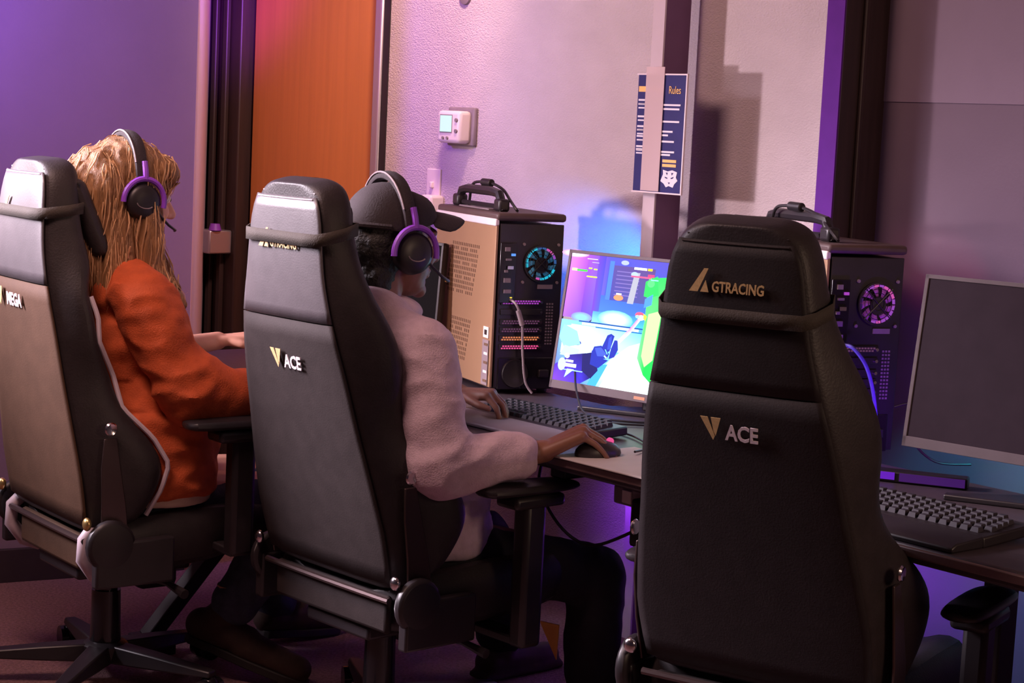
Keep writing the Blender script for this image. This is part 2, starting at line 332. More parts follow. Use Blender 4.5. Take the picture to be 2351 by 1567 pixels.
# ------------------------------------------------------------------ gaming chairs
TAB = [(-.03, .228, .250, .10, .085), (0, .236, .268, .14, .09), (.06, .243, .285, .20, .09), (.12, .245, .292, .225, .088), (.19, .237, .276, .20, .085),
       (.27, .226, .245, .145, .08), (.35, .213, .226, .12, .08), (.44, .202, .238, .140, .08), (.50, .192, .234, .145, .08), (.56, .180, .22, .135, .08),
       (.62, .166, .196, .115, .082), (.68, .152, .172, .10, .085), (.75, .143, .152, .094, .088), (.80, .136, .144, .092, .09), (.835, .126, .133, .09, .088),
       (.858, .112, .118, .084, .082), (.873, .085, .09, .07, .07), (.878, .06, .065, .055, .055)]
TAB1 = [(v, a, b, d + (-.02 if .05 < v < .32 else (-.05 if .4 < v < .62 else 0)), t) for v, a, b, d, t in TAB]
def chair(loc, psi, rec, label, tab, logo, pipe=None, strapv=.765, strapmat='strap', panel='leather_panel', head='headrest_sheen', ay=.15, lift=0, kh=1, post_z=.27, head_logo=True, hl_v=.775, arm_z=.62, piped=False, spin=0):
    t = thing('gaming_chair', label, 'chair', loc, -radians(psi))
    cr_, sr = cos(math.atan(rec)), sin(math.atan(rec)); hy, hz = -.16, .42 + lift
    def bp(x, y, v):                                     # y forward of the rear plane, v up along the back
        v = v*kh if v > 0 else v
        bow = .012*sin(pi*min(max(v/.85, 0), 1)) 
        y2 = y - bow*.6 + (max(0, v-.56)**1.5)*.30
        return V((x, hy + y2*cr_ - v*sr, hz + y2*sr + v*cr_))
    rings = []
    for v, a, b, d, th_ in tab:
        half = [(0, 0), (a*.55, 0), (a-.02, .002), (a-.004, .010), (a+(b-a)*.35, d*.36), (b-.002, d*.72), (b-.012, d*.95), (b-.032, d), (b-.055, d*.93), (a-.045, th_+(d-th_)*.35), (a*.5, th_), (0, th_*.97)]
        rings.append([bp(x, y, v) for x, y in half] + [bp(-x, y, v) for x, y in half[-2:0:-1]])
    MB().loft(rings).build('backrest', 'leather', t, sub=2)
    # rear cover panels; sheen above and shade below are put into their colours
    def at(v):
        for i in range(len(tab)-1):
            if tab[i][0] <= v <= tab[i+1][0]:
                k = (v-tab[i][0])/(tab[i+1][0]-tab[i][0]); return [tab[i][j]*(1-k)+tab[i+1][j]*k for j in range(5)]
        return list(tab[-1] if v > 0 else tab[0])
    def cover(v0, v1, n, off, m, name):
        g = MB(); rows = []
        for i in range(n+1):
            v = v0 + (v1-v0)*i/n; a = at(v)[1]-.006
            rows.append([bp(a*u, -off*(1-abs(u)**6*.9), v) for u in (-1, -.93, -.8, -.5, 0, .5, .8, .93, 1)])
        g.loft(rows, close=False, cap=False); o = g.build(name, m, t); o.modifiers.new('solid', 'SOLIDIFY').thickness = .004; return o
    cover(.0, .585, 14, .006, panel, 'lower_back_panel'); cover(.588, .850, 10, .007, head, 'headrest_panel')
    for k in range(3):
        v = .846 + .010*k; a = at(v)[1]
        MB().tube([bp(a*u, -.007 + .01*k + .006*abs(u)**4, v) for u in [(i/8-1)*.86 for i in range(17)]], .0017, 6).build('stitched_seam', 'piping' if k < 2 and head != 'leather_shaded' else 'leather', t)
    if piped:
        for sx in (-1, 1):
            MB().tube([bp(sx*(at(v)[2]-.018), at(v)[3]+.003, v) for v in [.0+.55*i/30 for i in range(31)]], .006, 8).build('piping', 'piping', t)
    # strap round the headrest
    a = at(strapv); g = MB(); ring = []
    loop = [(0, -.0165), (a[1]*.6, -.0165), (a[1]-.01, -.0145), (a[1]+.006, .006), (a[2]+.004, a[3]*.6), (a[2]-.01, a[3]+.004), (a[1]*.6, a[4]+.006), (0, a[4]+.006)]
    loop = loop + [(-x, y) for x, y in loop[-2:0:-1]]
    g.loft([[bp(x, y, strapv-.0135) for x, y in loop], [bp(x, y, strapv+.0135) for x, y in loop]], cap=False)
    o = g.build('headrest_strap', strapmat, t); o.modifiers.new('solid', 'SOLIDIFY').thickness = .002
    # headrest cushion on the front
    (MB().box(bp(0, .125, .725), (.27, .05, .20), Mx.Rotation(.42, 3, 'X')) if piped else MB().box(bp(0, .10, .76), (.20, .05, .12), Mx.Rotation(.05, 3, 'X'))).build('headrest_cushion', 'leather', t, bev=.025, segs=4)
    # woven marks on the back
    def bm_(x, v): return frame(bp(x, -.012, v), (1, 0, 0), (bp(x, 0, v+.02)-bp(x, 0, v-.02)))
    v0 = .515
    f = MB()
    if logo == 'ACE':
        m = bm_(-.062, v0-.018-.022*(psi > 40)) @ Mx.Diagonal((.040, .040, 1, 1))
        text('ACE', .041, 'white_lettering', 'white_thread', t, bm_(.017, v0-.018-.022*(psi > 40)), shear=.08, xs=.82, bold=.0010)
    else:
        m = bm_(-.118, v0+.004) @ Mx.Diagonal((.038, .042, 1, 1))
        text('MEGA', .042, 'white_lettering', 'white_thread', t, bm_(-.013, v0+.006), shear=.08, xs=.80, bold=.0013)
    f.prism([(0, 1), (.36, 1), (.66, .1), (.56, -.1)], .0012, m); f.build('gold_mark', 'gold', t)
    MB().prism([(.52, 1), (1.0, 1), (.70, .12), (.62, .3)], .0012, m).build('gold_mark', 'gold', t)
    if head_logo:
        m = bm_(-.082, hl_v-.012) @ Mx.Diagonal((.040, .042, 1, 1))
        MB().prism([(0, 0), (.42, 0), (.92, 1.0), (.72, 1.0)], .0012, m).build('gold_emblem', 'gold', t); MB().prism([(.55, .0), (.95, 0), (.8, .5)], .0012, m).build('gold_emblem', 'gold', t)
        text('GTRACING', .026, 'gold_lettering', 'gold', t, bm_(.012, hl_v-.010), shear=.05, xs=.76, bold=.0005)
    # side brackets with bolts, hinges, rear rail
    for sx in (-1, 1):
        g = MB(); pts = [bp(sx*(.255), .055, -.04), bp(sx*.262, .06, .05), bp(sx*.262, .065, .14), bp(sx*.258, .075, .21)]
        rg = []
        for i, p in enumerate(pts):
            wv = (.035, .03, .024, .016)[i]; rg.append([p+V((0, -wv, 0)), p+V((sx*.006, -wv, 0)), p+V((sx*.006, wv, 0)), p+V((0, wv, 0))])
        br = g.loft(rg).build('side_bracket', 'rail', t, bev=.002)
        p = bp(sx*.268, .075, .235)
        MB().lathe([(.006, 0), (.014, 0), (.016, sx*.004), (.013, sx*.008), (.006, sx*.006)], p, 'X', 14).build('bolt', 'chrome', br)
        h = MB(); h.lathe([(.03, -.012), (.058, -.012), (.062, 0), (.058, .014), (.03, .018)] if sx > 0 else [(.03, -.018), (.058, -.014), (.062, 0), (.058, .012), (.03, .012)], (sx*.278, hy+.04, hz-.04), 'X', 22)
        h.box((sx*.278, hy+.10, hz-.085), (.03, .20, .11))
        hc = h.build('hinge_cover', 'blk', t, bev=.01)
        MB().ell((sx*.262, hy-.012, hz+.012), (.014, .010, .016)).build('hinge_cap', 'brass' if piped else 'chrome', hc)
    MB().tube([(x, hy-.005-.004*cos(x*6), hz-.035) for x in [-.235+.47*i/8 for i in range(9)]], .0075, 8).build('rear_rail', 'rail', t)
    # seat
    rg = []
    for y, wx, zt, zb in ((-.135, .225, .37, .30), (-.12, .245, .395, .29), (0, .255, .412, .285), (.16, .26, .42, .29), (.30, .255, .425, .295+lift), (.36, .24, .415, .31), (.385, .21, .39, .335)):
        prof = [(-wx, zb+.02), (-wx-.012, zt-.02), (-wx+.01, zt+.035 if y < .3 else zt+.015), (-wx+.06, zt+.02), (-wx+.10, zt-.01), (0, zt-.012), (wx-.10, zt-.01), (wx-.06, zt+.02), (wx-.01, zt+.035 if y < .3 else zt+.015), (wx+.012, zt-.02), (wx, zb+.02), (wx-.05, zb), (0, zb), (-wx+.05, zb)]
        rg.append([V((x, y, z+lift)) for x, z in prof])
    MB().loft(rg).build('seat', 'leather', t, sub=1)
    MB().box((0, -.145, .345+lift), (.36 if piped else .43, .02, .088)).build('seat_rear_panel', 'leather_brown' if piped else 'leather_panel', t, bev=.012)
    if piped:
        for sx in (-1, 1):
            MB().tube([(sx*.215, -.135, .41+lift), (sx*.222, -.160, .385+lift), (sx*.222, -.163, .34+lift), (sx*.215, -.13, .295+lift), (sx*.21, -.09, .28+lift)], .017, 10).build('seat_side_piping', 'piping', t)
    # mechanism, column, star base
    MB().box((0, .02, .278+lift), (.24, .30, .035)).build('seat_plate', 'blk', t, bev=.008)
    MB().tube([(.08, .0, .27+lift), (.24, .05, .262+lift), (.31, .06, .25+lift)], [.008, .008, .012], 8).build('tilt_lever', 'blk', t)
    MB().box((-.02, .13, .235+lift), (.10, .11, .09)).build('tilt_tension_box', 'blk', t, bev=.02)
    MB().lathe([(.028, .27+lift), (.028, .235), (.036, .235), (.038, .12), (.041, .075), (.03, .06)], (0, 0, 0), 'Z', 20).build('gas_column', 'blk_gloss', t)
    MB().lathe([(.03, .055), (.055, .06), (.058, .095), (.045, .105)], (0, 0, 0), 'Z', 20).build('base_hub', 'blk', t)
    for k in range(5):
        an = radians(72*k + spin); u = V((cos(an), sin(an), 0)); s_ = V((-u.y, u.x, 0)); g = MB(); rg = []
        for r, hw, z0, z1 in ((.03, .034, .055, .10), (.16, .028, .058, .092), (.28, .022, .062, .082), (.325, .018, .062, .078)):
            rg.append([u*r+s_*hw+V((0, 0, z0)), u*r+s_*hw*.8+V((0, 0, z1)), u*r-s_*hw*.8+V((0, 0, z1)), u*r-s_*hw+V((0, 0, z0))])
        lg = g.loft(rg).build('leg', 'blk', t, bev=.004)
        g = MB(); c = u*.315 + V((0, 0, .029))
        for sgn in (-1, 1):
            q0 = c + s_*sgn*.012; g.cyl(q0, q0+s_*sgn*.018, .029, n=18)
        g.cyl(c, c+V((0, 0, .035)), .010, n=10); g.ell(c+V((0, 0, .012)), (.026, .026, .024), seg=12)
        g.build('caster', 'blk_gloss', lg)
    # arms
    for sx in (-1, 1):
        ar = MB().box((sx*.335, ay, (arm_z+post_z)/2-.01), (.05, .062, arm_z-post_z), ).build('arm_post', 'blk', t, bev=.012)
        MB().box((sx*.20, ay, .275+lift if post_z < .3 else post_z), (.30, .06, .02)).build('arm_bracket', 'blk', ar, bev=.004)
        MB().box((sx*.335, ay, arm_z-.035), (.075, .15, .03)).build('arm_slider', 'blk', ar, bev=.01)
        rg = []
        for y, hw, zt, zb in ((-.085, .02, .0, -.014), (-.075, .04, .006, -.02), (-.02, .047, .008, -.022), (.10, .05, .008, -.022), (.175, .046, .004, -.02), (.195, .03, -.002, -.015)):
            rg.append([V((sx*.335+x*hw, y+ay-.065, arm_z+z)) for x, z in ((-1, zb*.5), (-.85, zt-.002), (-.4, zt), (.4, zt), (.85, zt-.002), (1, zb*.5), (.7, zb), (-.7, zb))])
        MB().loft(rg).build('arm_pad', 'blk', ar, sub=1)
    return t
c1 = chair((-.985, 4.475, 0), 53, .135, 'black gaming chair with white piping under the long-haired person in orange', TAB1, 'MEGA', piped=True, strapv=.755, panel='leather_brown', hl_v=.757, arm_z=.705, spin=28, lift=.035, kh=.965, post_z=.385, ay=.185)
c2 = chair((-.276, 4.197, 0), 48, .235, 'black gaming chair with strapped shiny headrest under the person in the pale hoodie', TAB, 'ACE', hl_v=.752, arm_z=.635, spin=9)
c3 = chair((.573, 3.499, 0), 32, .30, 'empty black gaming chair nearest the camera with gold lettering across its headrest', TAB, 'ACE', strapv=.725, hl_v=.775, arm_z=.575, ay=.12, spin=50, panel='leather_shaded', head='leather_shaded')

# ------------------------------------------------------------------ desks
def desk(q0, q1, label, n0=2.70, n1=3.34, straight=(), inset=(.10, .10), reach=(-.10, -.10), lean=False):
    qm = (q0+q1)/2; t = thing('computer_desk', label, 'desk', wd((n0+n1)/2, qm, 0), RZ, 'computer desks in a row')
    W = q1-q0; dp = n1-n0
    MB().box((0, 0, .6825), (W, dp, .035)).build('desk_top', 'desk', t, bev=.006)
    MB().box((0, -dp/2-.004, .687), (W-.01, .010, .018)).build('edge_band', 'desk_edge', t, bev=.003)
    MB().box((0, dp/2-.10, .63), (W-.2, .04, .06)).build('cross_beam', 'desk_leg', t, bev=.004)
    for sx in (-1, 1):
        k = int(sx > 0); x = sx*(W/2-inset[k])
        if lean and sx < 0:                                         # leg that leans out towards the sitter
            a, b = wd(2.74, 4.04, .655), wd(2.335, 4.23, .035); iv = (Mx.Translation(t.location) @ RM.to_4x4()).inverted()
            MB().tube([iv @ a, iv @ b], .030, 4).build('slanted_leg', 'desk_leg', t, smooth=False, bev=.004)
            MB().box(iv @ wd(2.345, 4.225, .02), (.16, .06, .03)).build('foot_plate', 'desk_leg', t, bev=.005); continue
        if k in straight: MB().box((x, dp/2-.08, .335), (.05, .06, .63)).build('upright_leg', 'desk_leg', t, bev=.004)
        else: MB().tube([(x, dp/2-.06, .65), (x, -dp/2+reach[k], .03)], .032, 4).build('slanted_leg', 'desk_leg', t, smooth=False, bev=.004)
        yb = -dp/2+reach[k] if k not in straight else dp*.1; MB().box((x, (yb+dp/2)/2, .02), (.06, dp/2-yb, .04)).build('foot_bar', 'desk_leg', t, bev=.006)
        MB().box((x, 0, .652), (.05, dp-.06, .025)).build('top_bar', 'desk_leg', t, bev=.004)
    s = MB().box((0, dp/2-.03, .655), (W-.3, .014, .010)).build('led_strip', 'led_violet', t)
    return t
d0 = desk(4.30, 4.92, 'dark desk at the far left station behind the middle chair', straight=(0, 1))
d1 = desk(2.68, 4.27, 'dark desk under the lit game screen and tan tower', inset=(.36, .39), reach=(-.02, .25), lean=True)
d2 = desk(1.05, 2.65, 'dark desk at the right with switched-off monitor and keyboard', straight=(0, 1), inset=(.42, .10))
lamp('under_desk_led_light', 'AREA', wd(3.34, 3.2, .62), wd(3.7, 3.2, .33), (.32, .05, 1.0), 2.6, 1.2, .02, spread=70)
lamp('under_desk_led_light', 'AREA', wd(3.34, 1.9, .62), wd(3.7, 1.9, .33), (.32, .05, 1.0), .28, 1.2, .02, spread=70)

# ------------------------------------------------------------------ computer towers
def tower(p, yaw, label, tint, lit):
    """local x along the rear panel (right), y into the case, origin rear-left-bottom corner"""
    t = thing('computer_tower', label, 'computer', p, radians(yaw))
    W, Dp, Hh = .205, .44, .485
    MB().box((W/2, Dp/2+.006, .24), (W-.01, Dp-.012, .455)).build('chassis', 'pc_black', t, bev=.004)
    sp = MB().box((.002, Dp/2, .243), (.008, Dp, .448)).build('side_panel', 'warm_panel', t, bev=.002)
    MB().box((.001, Dp/2, .471), (.012, Dp, .020)).build('panel_lip', 'tan_light', sp, bev=.003)
    g = MB()                                                        # two slanted fields of punched vents
    for (yc, zc, nx, nz_) in ((.235, .335, 15, 11), (.245, .135, 11, 9)):
        for i in range(nx):
            for k in range(nz_):
                if (i+k) % 5 == 4 and k % 3 == 0: continue
                z = zc + (k-nz_/2)*.0135; y = yc + (i-nx/2)*.0135 - (k-nz_/2)*.004
                if .02 < y < Dp-.02: g.box((-.0022, y, z), (.0012, .0062, .0088))
    g.build('vent_slots', 'slot', sp)['kind'] = 'stuff'
    MB().box((-.0035, .035, .168), (.002, .036, .030)).build('white_sticker', 'label_white', sp)['label'] = 'white sticker'
    MB().box((-.005, .035, .168), (.0012, .016, .014)).build('sticker_print', 'blk', sp)
    g = MB().box((-.004, .033, .085), (.003, .042, .125)).build('lock_strip', 'grey_plastic', sp, bev=.001)
    for k in range(5): MB().box((-.006, .026, .035+.025*k), (.002, .024, .007)).build('lock_slot', 'label_white' if k % 2 else 'slot', sp)
    # lid, feet, handle
    MB().box((W/2, Dp/2, .487), (W+.004, Dp+.01, .022)).build('top_lid', 'pc_lid', t, bev=.008)
    for x in (.03, W-.03):
        for y in (.04, Dp-.04): MB().lathe([(.014, 0), (.016, .014)], (x, y, 0)).build('foot', 'blk', t)
    hd = MB().tube([(W*.22, .40, .497), (W*.22, .37, .545), (W*.22, .33, .55), (W*.22, .15, .55), (W*.22, .10, .545), (W*.22, .065, .497)], .013, 8).build('carry_handle', 'blk', t)
    MB().box((W*.22, .08, .515), (.034, .045, .035)).build('handle_post', 'blk', hd, bev=.008)
    MB().box((W*.22, .385, .515), (.034, .045, .035)).build('handle_post', 'blk', hd, bev=.008)
    MB().tube([(W*.22, .36, .51), (W*.22, .12, .51)], .007, 6).build('lower_bar', 'blk', hd)
    MB().box((W*.3, .25, .499), (.06, .22, .006)).build('dust_mesh', 'grey_plastic', t, bev=.002)
    # rear face
    rp = MB().box((W/2+.003, .003, .243), (W-.014, .008, .452)).build('rear_panel', 'pc_black', t, bev=.002)
    g = MB().box((.035, -.004, .335), (.048, .008, .165)).build('port_plate', 'blk_gloss', t, bev=.002)
    for i, (x, z, a, b, m) in enumerate(((.030, .400, .018, .02, 'grey_plastic'), (.048, .385, .014, .012, 'led_blue' if lit else 'led_magenta'), (.034, .372, .02, .010, 'grey_plastic'), (.040, .350, .022, .016, 'chrome'),
            (.028, .340, .012, .012, 'grey_plastic'), (.032, .315, .024, .022, 'grey_plastic'), (.034, .285, .026, .018, 'grey_plastic'), (.046, .268, .006, .005, 'led_yellow' if lit else 'led_green'))):
        MB().box((x, -.010, z), (a*.8, .006, b*.55)).build('port', m, g)
    # fan: recess ring, blades, hub, wire guard, glowing segments
    fc = V((.133, -.003, .362)); fr_ = .047
    fan = MB().lathe([(fr_+.004, 0), (fr_+.004, -.006), (fr_, -.006), (fr_-.002, 0)], fc, 'Y', 32).build('fan_ring', 'blk', t)
    g = MB()
    for k in range(9):
        a0 = 2*pi*k/9; pts = []
        for r in (.018, .030, .045):
            aa = a0 + (r-.018)*9
            pts.append([V((r*cos(aa), -.001, r*sin(aa))), V((r*cos(aa+.42), -.0045, r*sin(aa+.42)))])
        b = MB(); b.loft([[fc+p for p in row] for row in pts], close=False, cap=False)
        o = b.build('fan_blade', tint['blade'], fan); o.modifiers.new('s', 'SOLIDIFY').thickness = .001
    MB().lathe([(.0, -.007), (.021, -.007), (.022, 0)], fc + V((.001, 0, -.004)), 'Y', 20).build('fan_hub', 'blk', fan)
    for k in range(20):
        a0 = 2*pi*k/20; a1 = a0+.25; r0, r1 = .0400, .0465
        lm = tint['ring'][k % len(tint['ring'])]
        if lm is None: continue
        MB().add([fc+V((r*cos(a), y, r*sin(a))) for y in (-.003, -.005) for r, a in ((r0, a0), (r1, a0), (r1, a1), (r0, a1))], [(0, 1, 2, 3), (4, 7, 6, 5), (0, 4, 5, 1), (1, 5, 6, 2), (2, 6, 7, 3), (3, 7, 4, 0)]).build('led_segment', lm, fan)
    for r in (.016, .026, .036, .046):
        MB().tube([fc+V((r*cos(2*pi*i/28), -.008, r*sin(2*pi*i/28))) for i in range(29)], .0009, 5).build('guard_wire', 'blk', fan)
    for a in (pi/4, 3*pi/4): MB().tube([fc+V((s*.05*cos(a), -.0085, s*.05*sin(a))) for s in (-1, 1)], .0016, 5).build('guard_wire', 'blk', fan)
    for sx in (-1, 1):
        for sz in (-1, 1): MB().lathe([(.0, -.004), (.004, -.004), (.0045, 0)], fc+V((sx*.052, 0, sz*.052)), 'Y', 10).build('screw', 'grey_plastic', t)
    MB().box((.150, -.003, .298), (.045, .003, .012)).build('rating_label', 'grey_plastic', t)
    # expansion slots
    for k, (z, m) in enumerate(((.255, tint['slot'][0]), (.228, None), (.200, tint['slot'][1]), (.178, tint['slot'][2]), (.155, tint['slot'][3]), (.131, tint['slot'][4]))):
        s = MB().box((.082, -.003, z), (.125, .005, .016)).build('slot_cover', 'blk', t, bev=.001)
        if m:
            g = MB()
            for r_ in range(2):
                for i in range(14):
                    g.box((.028+.0078*i+(r_*.004), -.0062, z-.003+.006*r_), (.0052, .001, .0038))
            o = g.build('lit_perforation', m, s); o['kind'] = 'stuff'
        MB().cyl((.140, -.006, z), (.140, -.010, z), .004, n=8).build('slot_screw', 'chrome', s)
    g = MB()
    for i in range(3):
        for k in range(14): g.box((.160+.008*i, -.002, .14+.0085*k), (.005, .0012, .0045))
    g.build('perforated_strip', 'grey_plastic', t)['kind'] = 'stuff'
    MB().box((W/2, -.002, .058), (.165, .004, .088)).build('power_supply', 'blk_gloss', t, bev=.003)
    MB().lathe([(.034, -.003), (.038, -.006), (.040, 0)], (.07, -.004, .058), 'Y', 24).build('supply_fan', 'blk', t)
    MB().box((.155, -.007, .058), (.03, .014, .022)).build('mains_plug', 'blk', t, bev=.003)
    return t
def led(nm, c, s): M[nm] = glow(nm, c, s); return nm
cy, cb, pk, mg, vi = led('led_cyan', (.02, .62, .85), .8), led('led_sky', (.06, .20, .60), .45), led('led_rose', (.85, .12, .55), .7), led('led_lilac', (.48, .10, .75), .6), led('led_deep', (.12, .015, .30), .35)
M['blade_cyan'] = mat('fan_blade_blue', (.10, .30, .45), .35, emit=.16, ecol=(.05, .30, .55))
M['blade_pink'] = mat('fan_blade_pink', (.35, .12, .40), .35, emit=.14, ecol=(.50, .08, .50))
t1 = tower((-.055, 4.965, .70), 24, 'black-backed computer tower with tan vented side and cyan fan', dict(blade='blade_cyan', ring=[cb, 'led_lilac', pk, pk, cb, cb, cy, cy, cy, cy, cy, None, None, None, pk, cy, cy, cy, cy, None], slot=['led_magenta', 'led_dim', 'led_dim', 'led_orange', 'led_pink']), True)
t2 = tower((.715, 4.19, .70), 20, 'black computer tower with purple fan beside the switched-off monitor', dict(blade='blade_pink', ring=[mg, pk, pk, pk, mg, pk, mg, mg, None, vi, vi, None, None, None, mg, pk, mg, mg, mg, mg], slot=['led_dim', None, None, None, None]), False)

def tower_pt(t, p): return t.matrix_basis @ V(p)
def cable(name, label, pts, r, m='blk', res=6, parent=None, cat='cable'):
    P = [V(p) for p in pts]; path = []
    for i in range(len(P)-1):
        p0, p1, p2, p3 = P[max(i-1, 0)], P[i], P[i+1], P[min(i+2, len(P)-1)]
        for k in range(res):
            u = k/res; path.append(.5*((2*p1)+(p2-p0)*u+(2*p0-5*p1+4*p2-p3)*u*u+(3*p1-p0-3*p2+p3)*u**3))
    path.append(P[-1]); o = MB().tube(path, r, 8).build(name, m, parent)
    return tag(o, label, cat) if not parent else o
for t, k, lab in ((t1, -.055, 'black headset cable with a ferrite bead arched over the tan tower handle'), (t2, -.085, 'black cable with a ferrite bead arched over the right tower')):
    q = lambda *p: tower_pt(t, p)
    c = cable('headset_cable', lab, [q(.11+k, .34, .503), q(.105+k, .31, .56), q(.11+k, .26, .572), q(.12+k, .20, .570), q(.125+k, .13, .555), q(.12+k, .07, .53), q(.125+k, .035, .506), q(.14+k, .06, .503)], .0042)
    MB().cyl(q(.112+k, .25, .572), q(.119+k, .20, .571), .011, n=14).build('ferrite_bead', 'blk', c, bev=.003)
q = lambda *p: tower_pt(t1, p)
cable('video_cable', 'grey cable hanging down the back of the tan tower', [q(.045, -.004, .262), q(.055, -.03, .25), q(.072, -.035, .20), q(.08, -.03, .12), q(.092, -.03, .04), q(.11, -.04, .008)], .0035, 'grey_plastic')
o = MB().cyl(q(.060, -.032, .235), q(.073, -.035, .195), .007, n=10).build('cable_plug', 'grey_plastic'); o.parent = bpy.data.objects['video_cable']
q = lambda *p: tower_pt(t2, p)
M['blue_cable'] = mat('blue_cable', (.10, .08, .45), .45)
cable('network_cable', 'blue cable hanging behind the purple-lit tower', [q(.045, -.004, .266), q(.06, -.035, .262), q(.09, -.05, .22), q(.115, -.05, .15), q(.13, -.05, .06), q(.14, -.05, .01)], .0045, 'blue_cable')
cable('thin_cable', 'thin black cable falling between right tower and dark monitor', [q(.20, -.005, .12), q(.225, -.03, .13), q(.228, -.04, .10), q(.22, -.06, .05), q(.26, -.10, .006), q(.33, -.14, .006)], .003)

# ------------------------------------------------------------------ monitors
def monitor(bl, ux, tilt, W, Hh, label, screen, bzm='bezel'):
    ux = V((ux[0], ux[1], 0)).normalized(); back = V((-ux.y, ux.x, 0))
    yaw = math.atan2(ux.y, ux.x); c = V(bl) + ux*W/2
    t = thing('monitor', label, 'monitor', (c.x, c.y, .70), yaw)
    z0 = bl[2]-.70; tl = Mx.Translation((0, 0, z0)) @ Mx.Rotation(-radians(tilt), 4, 'X')
    g = MB(); rm = tl.to_3x3()
    def P(x, y, z): return tl @ V((x, y, z))
    bz, bb = .009, .022
    f = MB()
    for c_, d_ in (((0, 0, bb/2), (W, .014, bb)), ((0, 0, Hh-bz/2), (W, .014, bz)), ((-W/2+bz/2, 0, Hh/2), (bz, .014, Hh-.001)), ((W/2-bz/2, 0, Hh/2), (bz, .014, Hh-.001))):
        f.box(P(*c_), d_, rm)
    f.build('bezel', bzm, t, bev=.001)
    MB().box(P(0, .011, Hh/2), (W-.002, .016, Hh-.002), rm).build('rear_shell', 'blk', t, bev=.004)
    MB().box(P(0, .032, Hh*.45), (W*.45, .03, Hh*.45), rm).build('rear_box', 'blk', t, bev=.01)
    MB().box(P(0, -.0075, bb*.45), (.035, .001, .008), rm).build('maker_mark', 'led_orange' if screen else 'grey_plastic', t)
    nk = MB().box((0, .052, z0+.07), (.055, .022, .20)).build('stand_neck', 'blk', t, bev=.006)
    b = MB(); b.prism([(-.20, -.02), (-.19, -.045), (0, .02), (.19, -.045), (.20, -.02), (.06, .12), (-.06, .12)], .012, Mx.Translation((0, .02, 0.0005)))
    b.build('stand_base', 'blk', t, bev=.003)
    sm = tl @ Mx.Translation((-W/2+bz, -.0035, bb)) @ Mx.Rotation(pi/2, 4, 'X')      # screen plane: x right, y up, z towards viewer
    sw_, sh_ = W-2*bz, Hh-bz-bb
    if not screen:
        MB().prism([(0, 0), (sw_, 0), (sw_, sh_), (0, sh_)], .001, sm).build('screen', 'screen_off', t, smooth=False)
    else:
        screen(t, sm, sw_, sh_)
    return t
pm_ = bpy.data.materials.new('screen_picture'); pm_.use_nodes = True; nt = pm_.node_tree; bs = nt.nodes['Principled BSDF']
bs.inputs['Base Color'].default_value = (.01, .01, .01, 1); bs.inputs['Roughness'].default_value = .9; bs.inputs['Specular IOR Level'].default_value = 0
ca = nt.nodes.new('ShaderNodeVertexColor'); ca.layer_name = 'pic'; nt.links.new(ca.outputs[0], bs.inputs['Emission Color']); bs.inputs['Emission Strength'].default_value = 2.3
def s2l(c): return [((x/255+.055)/1.055)**2.4 if x > 10 else x/255/12.92 for x in c]
def picture(t, sm, w_, h_, polys):
    bm = bmesh.new(); cl = bm.loops.layers.float_color.new('pic'); n = 0
    for pts, cols in polys:
        z = .0004 + .00002*n; n += 1
        vs = [bm.verts.new(sm @ V((u*w_, (1-v)*h_, z))) for u, v in pts]
        f = bm.faces.new(vs)
        for i, lp in enumerate(f.loops):
            c = cols[i] if isinstance(cols[0], tuple) else cols
            lp[cl] = (*s2l(c), 1)
    bmesh.ops.triangulate(bm, faces=[f for f in bm.faces if len(f.verts) > 4])
    me = bpy.data.meshes.new('screen_picture'); bm.to_mesh(me); bm.free()
    MB().prism([(0, 0), (w_, 0), (w_, h_), (0, h_)], .0003, sm).build('screen', 'blk', t, smooth=False)
    return link('screen_picture', me, pm_, t, smooth=False)
